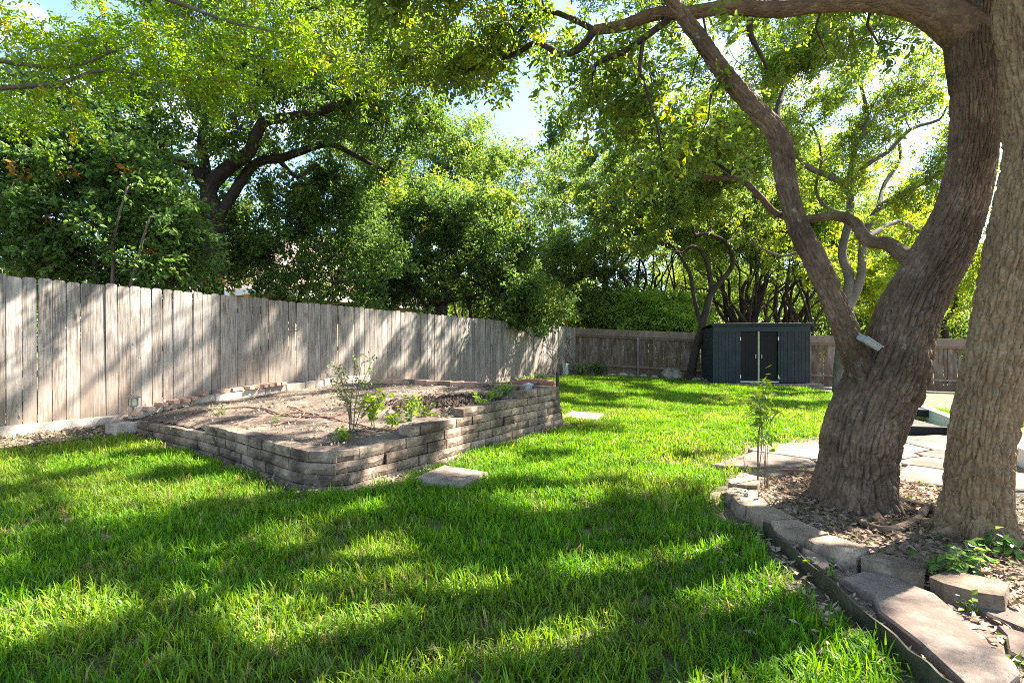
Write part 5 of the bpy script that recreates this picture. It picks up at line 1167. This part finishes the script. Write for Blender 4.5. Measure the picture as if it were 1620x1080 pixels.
# ------------------------------------------------------------------ small plants
M_stem = simple('plant_stem', (.12, .1, .06), .8); M_gstem = simple('green_stem', (.1, .16, .04), .7)
def plant(name, lab, c, z, h, ns, nl, leaf, ca, cb, spread, stem_r=.004, mat=M_stem, lean=.15, group=None, top=.3, up=.3, sub=2, cC=None, pC=0, cat='plant'):
    T = thing(name, lab, cat, (c[0], c[1], z), 0, group); b = MB(); pts = []
    for i in range(ns):
        a = rng.uniform(0, 6.28); e = np.array([math.cos(a) * spread * rng.uniform(.3, 1), math.sin(a) * spread * rng.uniform(.3, 1), h * rng.uniform(.65, 1)])
        s_ = np.array([math.cos(a), math.sin(a), 0]) * .02; mid_ = e * .5 + rng.normal(0, lean * .12, 3) - np.array([e[0], e[1], 0]) * .2
        Q = spline([s_, mid_, e], 5); b.tube(Q, np.linspace(stem_r, stem_r * .4, len(Q)), 5); pts += [q_ for q_ in Q if q_[2] > h * top]
        for _ in range(sub):
            k_ = rng.integers(len(Q) // 3, len(Q)); p0 = Q[k_]; p1 = p0 + np.array([rng.normal(0, spread * .4), rng.normal(0, spread * .4), rng.uniform(.02, .2) * h]); Q2 = spline([p0, (p0 + p1) / 2 + rng.normal(0, .01, 3), p1], 3)
            b.tube(Q2, stem_r * .4, 4); pts += [q_ for q_ in Q2[1:] if q_[2] > h * top]
    b.build('stems', mat, T)
    pts = np.array(pts); pos = pts[rng.integers(0, len(pts), nl)] + rng.normal(0, leaf[0] * .5, (nl, 3)); pos[:, 2] = np.maximum(pos[:, 2], .015)
    v, f, k = leafquads(pos, leaf[0], leaf[1], up, ca, cb, cC, pC); o = obj('leaves', npmesh('leaves', v, f, M_leaf, False, col=k), T); o['kind'] = 'stuff'; return T
LB1, LB2 = (.10, .17, .02), (.22, .32, .04)
c = on(556, 692, .3); plant('rose_bush', 'leggy bare-stemmed bush at the near corner of the raised bed', c, BZ(c[0], c[1]), .78, 9, 420, (.035, .018), (.07, .11, .04), (.16, .22, .06), .33, .006, top=.4, sub=4, cat='bush')
c = on(590, 690, .3); plant('leafy_weed', 'tall bright green weed beside the leggy bush in the bed', c, BZ(c[0], c[1]), .5, 4, 70, (.09, .055), LB1, LB2, .14, .004, M_gstem, top=.1)
for px, py, h_, n_, lab in ((620, 686, .2, 60, 'bright green weed clump spilling over the near block wall'), (648, 676, .28, 70, 'upright bright weed on the near block wall beside a green stake'), (668, 670, .14, 50, 'low bright weed on the block wall past the green stake'), (545, 698, .1, 50, 'low yellow-green weed at the foot of the leggy bush')):
    c = on(px, py, .32); plant('leafy_weed', lab, c, BZ(c[0], c[1]), h_, 6, n_, (.065, .032), LB1, LB2, .15, .003, M_gstem, top=.15)
for i, px in enumerate((765, 782, 800, 818, 838, 858)):
    c = on(px, 638 - (px - 765) * .36, .5); plant('leafy_weed', 'bright green weed along the inner edge of the far part of the block wall', c, BZ(c[0], c[1]) - .02, .16, 6, 60, (.07, .035), LB1, LB2, .17, .003, M_gstem, group='weeds along the block wall', top=.15)
c = on(440, 676, .3); plant('weed_tuft', 'grassy tuft on the bare soil in front of the kerb stones', c, BZ(c[0], c[1]), .09, 8, 40, (.08, .01), (.12, .17, .05), (.2, .26, .08), .09, .002, M_gstem, top=.1)
c = on(352, 660, .32); plant('weed_tuft', 'dry grassy tuft on the soil near the lantern end of the bed', c, BZ(c[0], c[1]), .09, 8, 50, (.09, .012), (.14, .16, .06), (.24, .24, .1), .14, .002, M_gstem, top=.1)
c = on(650, 666, .4); tag(MB().tube([(c[0], c[1], .3), (c[0] + .01, c[1], .62)], .008, 6).build('garden_stake', simple('green_stake', (.03, .12, .04), .6)), 'thin dark green stake standing among the wall weeds', 'stake')
c = on(1196, 764, .09); plant('citrus_sapling', 'thin young sapling with long bright leaves at the planter ring edge', c, G(c[0], c[1]) + .06, 1.0, 3, 0 + 90, (.1, .03), (.12, .2, .02), (.26, .34, .05), .1, .005, top=.55, sub=3, cat='sapling')
c = on(1212, 772, .09); plant('citrus_sapling', 'shorter spindly sapling leaning beside the bright-leaved one', c, G(c[0], c[1]) + .06, .78, 3, 80, (.08, .028), (.09, .16, .025), (.2, .3, .05), .2, .004, top=.5, sub=3, cat='sapling')
c = on(1168, 762, .05); plant('spindly_weed', 'single spindly weed outside the planter ring blocks', c, G(c[0], c[1]), .42, 1, 22, (.04, .014), (.04, .07, .02), (.1, .14, .04), .04, .003, top=.1)
for px, py, lab in ((1508, 905, 'ivy patch behind the planter blocks at the straight oak'), (1545, 893, 'ivy spilling toward the right end of the planter blocks'), (1590, 868, 'ivy sprig at the right foot of the straight oak')):
    c = on(px, py, .1); plant('ivy_patch', lab, c, G(c[0], c[1]) + .05, .12, 7, 60, (.055, .042), (.05, .11, .025), (.13, .22, .05), .13, .002, M_gstem, top=.2, up=1.2, cat='ivy')
for px, py, z in ((1318, 905, .06), (1276, 892, .05), (1560, 915, .1), (1535, 966, .05), (1622, 1050, .06), (1430, 790, .07), (1460, 770, .05)):
    c = on(px, py, z); plant('seedling', 'tiny bright seedling sprouting in a gap between the flagstones or blocks', c, G(c[0], c[1]) + .03, .05, 4, 14, (.035, .02), LB1, LB2, .05, .0015, M_gstem, group='seedlings in the paving gaps', top=.1, up=.8, cat='seedling')
for px, d_, lab in ((918, 20.9, 'pale variegated plant in the fence corner'), (948, 20.6, 'dark low plant beside the variegated one at the back fence')):
    c = at(px, 585, d_); plant('low_plant', lab, c, G(c[0], c[1]), .5, 10, 260, (.13, .07), (.12, .2, .07) if px < 930 else DK1, (.35, .42, .22) if px < 930 else DK2, .5, .006, M_gstem, top=.1)
c = at(942, 585, 21.2); b = MB()
for i in range(5):
    a0 = rng.normal(0, .12); b.tube(spline([(c[0] + a0, c[1], .1), (c[0] + a0 * 2 + .1, c[1], .9), (c[0] + a0 * 3 - .1 + i * .1, c[1], 1.5 + .1 * i)], 6), .012, 5)
tag(b.build('bare_shrub', M_barkg), 'bare pale stems standing against the back fence near the corner', 'shrub')
for t_, lab in ((16.9, 'thin pale vine climbing the far end of the long fence'), (15.4, 'dry vine stems on the long fence near the utility box')):
    b = MB(); 
    for i in range(4):
        q0 = fence_off(t_ + rng.normal(0, .2), .05); l = []
        for k in range(7): w = fence_off(t_ + rng.normal(0, .25), .04 + .02 * rng.random()); l.append((w[0], w[1], .25 + k * .24))
        b.tube(spline(l, 4), .008, 4)
    tag(b.build('vine', M_barkg), lab, 'vine')

# ------------------------------------------------------------------ grass, leaf litter
ring_closed = [tuple(p) for p in ringp] + [(5, 2.3), (5, 5)]
def lawn_density(x, y):
    s_ = fs(x, y); d_ = np.ones_like(x)
    d_ *= np.clip((s_ - .28 - .25 * fbm(x * 2, y * 2, 31)) / .25, 0, 1)
    bed = inpoly(x, y, bedpoly_full); dw = segdist(x, y, fsm); d_[bed | (dw < .03)] = 0
    d_ *= np.clip((dw + .25 * (fbm(x * 3, y * 3, 32) - .5)) / .22, 0.05, 1) ** 1.2
    d_[segdist(x, y, back) < .05] = 0
    d_[inpoly(x, y, ring_closed) | inpoly(x, y, path_poly) | inpoly(x, y, patio_poly)] = 0
    de = np.minimum(segdist(x, y, edge_line), segdist(x, y, ringp)); d_ *= np.clip((de - .03 + .5 * (fbm(x * 3.2, y * 3.2, 33) - .42)) / .3, .06, 1)
    d_[segdist(x, y, edge_line) < .02] = 0
    r_ = [tuple(p) for p in patio_poly[:6]]; d_ *= np.clip((segdist(x, y, r_) + .3 * (fbm(x * 3, y * 3, 34) - .5)) / .45, .03, 1)
    d_[(x > edge_line[3][0]) & (y < 2.4)] = 0; d_[(x > 1.56) & (y < 3.3)] = 0
    d_[inpoly(x, y, [on(X_, Y_, .09)[:2] for X_, Y_ in ((652, 752), (726, 765), (772, 742), (703, 731))]) | inpoly(x, y, [on(X_, Y_, .12)[:2] for X_, Y_ in ((885, 656), (943, 660), (955, 651), (905, 647))])] = 0
    # far limits: planting strip along the back fence, shed, right side
    f_ = (A[1] + (x - A[0]) * (Bp[1] - A[1]) / (Bp[0] - A[0])); d_[y > f_ - 1.25 - .15 * np.sin(x * 2)] = 0
    sx = sl[0] - .3; d_[(x > sx) & (y > 16.9 - (x - sl[0]) * .14)] = 0
    d_[(x > 5.3) & (y < 7.6)] = 0; d_[(x > 9.5)] = 0; d_[(x > 4.2) & (y < 6.9)] = 0
    d_ *= np.where(fbm(x * 1.1, y * 1.1, 35) > .26, 1, .5)
    return d_
def tuft(seed, nb, rad_, h, w, nseg=3):
    r_ = np.random.default_rng(seed); a = r_.uniform(0, 6.28, nb); q = rad_ * np.sqrt(r_.random(nb)); x, y = q * np.cos(a), q * np.sin(a)
    a = r_.uniform(0, 6.28, nb); lean = r_.uniform(.1, 1, nb); hh = h * r_.uniform(.45, 1.25, nb); w = w * r_.uniform(.7, 1.25, nb); tw_ = a + r_.normal(1.57, .5, nb); V = []
    for k in range(nseg + 1):
        t_ = k / nseg; out = hh * lean * t_ ** 1.7 * .85; up_ = hh * (t_ - .42 * lean * t_ ** 2.4); ww = w * (1 - .1 * t_) if k < nseg else w * .1
        for s_ in (-1, 1): V.append(np.stack([x + np.cos(a) * out + s_ * np.cos(tw_) * ww / 2, y + np.sin(a) * out + s_ * np.sin(tw_) * ww / 2, up_], -1))
    V = np.stack(V, 1); m = 2 * (nseg + 1); b_ = (np.arange(nb) * m)[:, None]
    F = np.concatenate([b_ + np.array([[2 * k, 2 * k + 1, 2 * k + 3, 2 * k + 2]]) for k in range(nseg)], 1).reshape(-1, 4)
    c = r_.uniform(.65, 1.3, (nb, 1)) * r_.uniform(.9, 1.1, (nb, 3)); dry = r_.random(nb) < .07; c[dry] = np.array([2.1, 1.25, 2.2]) * r_.uniform(.7, 1.2, (dry.sum(), 1)); return V.reshape(-1, 3), F, np.repeat(c, m, 0)
TUFTS = [tuft(k, 15, .05, .085, .0062) for k in range(4)] + [tuft(10 + k, 14, .07, .08, .011, 2) for k in range(3)] + [tuft(20 + k, 14, .12, .085, .02, 1) for k in range(2)]
gp, gv = [], []
for y0, y1, per, xl, xr, va, vb in ((1.4, 3.2, 620, -3.8, 3, 0, 4), (3.2, 5.2, 520, -5.9, 3.4, 0, 4), (5.2, 8.5, 300, -6.2, 7, 4, 7), (8.5, 13, 220, 0, 10, 4, 7), (13, 21.5, 110, -1, 10, 7, 9)):
    n = int((xr - xl) * (y1 - y0) * per); x = rng.uniform(xl, xr, n); y = rng.uniform(y0, y1, n); k = np.abs(x) < 1.08 * y + .5; x, y = x[k], y[k]
    k = rng.random(len(x)) < lawn_density(x, y); gp.append(np.stack([x[k], y[k]], -1)); gv.append(rng.integers(va, vb, k.sum()))
gp = np.vstack(gp); gv = np.concatenate(gv); n = len(gp); x, y = gp[:, 0], gp[:, 1]
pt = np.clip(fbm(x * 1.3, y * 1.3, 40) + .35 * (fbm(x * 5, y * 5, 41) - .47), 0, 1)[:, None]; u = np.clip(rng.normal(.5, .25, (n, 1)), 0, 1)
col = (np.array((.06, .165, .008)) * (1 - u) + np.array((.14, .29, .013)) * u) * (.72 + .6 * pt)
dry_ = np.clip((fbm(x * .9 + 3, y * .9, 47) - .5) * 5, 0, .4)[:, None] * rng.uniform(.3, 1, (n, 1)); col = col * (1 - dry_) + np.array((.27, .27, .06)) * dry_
str_ = rng.random(n) < .03 + .12 * (lawn_density(x, y) < .6); col[str_] = np.array((.34, .32, .1)) * rng.uniform(.6, 1.1, (str_.sum(), 1))
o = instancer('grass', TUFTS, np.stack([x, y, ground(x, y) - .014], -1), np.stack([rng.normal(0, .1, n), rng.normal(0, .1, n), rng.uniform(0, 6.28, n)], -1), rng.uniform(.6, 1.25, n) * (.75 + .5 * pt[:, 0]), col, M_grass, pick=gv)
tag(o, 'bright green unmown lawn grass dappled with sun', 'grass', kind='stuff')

def litter(pos_xy, zf, L, W, ca, cb, lift=.012, cC=None, pC=0):
    x, y = pos_xy[:, 0], pos_xy[:, 1]; p = np.stack([x, y, zf(x, y) + lift * rng.random(len(x)) + .004], -1); return leafquads(p, L, W, 1.6, ca, cb, cC, pC)
def scatter(poly, n):
    P = np.array(poly); q_ = rng.uniform(P[:, :2].min(0), P[:, :2].max(0), (n, 2)); return q_[inpoly(q_[:, 0], q_[:, 1], poly)]
q1 = scatter(ring_poly, 9000); q1 = q1[(segdist(q1[:, 0], q1[:, 1], ringp) > .1)]
parts = [litter(q1, mulchz, .05, .022, (.12, .075, .045), (.33, .24, .16), .03, (.1, .13, .03), .08)]
q2 = scatter(path_poly, 2600); parts.append(litter(q2, lambda x, y: ground(x, y) + .03, .04, .018, (.18, .12, .08), (.45, .35, .25), .02))
q3 = np.array([fence_off(t_, o_) for t_, o_ in zip(rng.uniform(-2.2, 1.3, 1600), np.abs(rng.normal(.1, .22, 1600)) + .04)]); parts.append(litter(q3, ground, .05, .024, (.25, .17, .11), (.55, .44, .33), .012))
q4 = scatter(bedpoly_full, 5000); q4 = q4[segdist(q4[:, 0], q4[:, 1], fsm) > .22]; parts.append(litter(q4, bedz, .045, .02, (.2, .14, .09), (.5, .4, .3), .03))
n = 1500; tt = rng.uniform(0, 1, n); q5 = A + (Bp - A) * tt[:, None] * 1.05 + np.stack([rng.normal(-.1, .1, n), -rng.uniform(.1, 1.4, n)], -1); parts.append(litter(q5, ground, .09, .05, (.2, .13, .08), (.42, .32, .22), .02))
n = 240; q6 = np.array([edge_line[0] + (edge_line[3] - edge_line[0]) * a_ for a_ in rng.random(n)]) + np.stack([-np.abs(rng.normal(0, .22, n)) - .02, rng.normal(0, .05, n)], -1); parts.append(litter(q6, ground, .045, .02, (.2, .14, .09), (.5, .4, .28), .03))
n = 700; at5, L5 = walk(fsm, .3); q7 = np.array([at5(s_) for s_ in rng.uniform(L5 * .35, L5, n)]) + np.stack([np.abs(rng.normal(.02, .12, n)), -np.abs(rng.normal(.02, .12, n))], -1); parts.append(litter(q7, ground, .045, .02, (.25, .17, .11), (.5, .4, .3), .02))
v, f, k = joinparts(parts)
M_litter = leafmat('dry_leaf', .1, .8, .1)
o = obj('leaf_litter', npmesh('leaf_litter', v, f, M_litter, False, col=k)); tag(o, 'dry brown fallen leaves on the bare soil', 'leaves', kind='stuff')
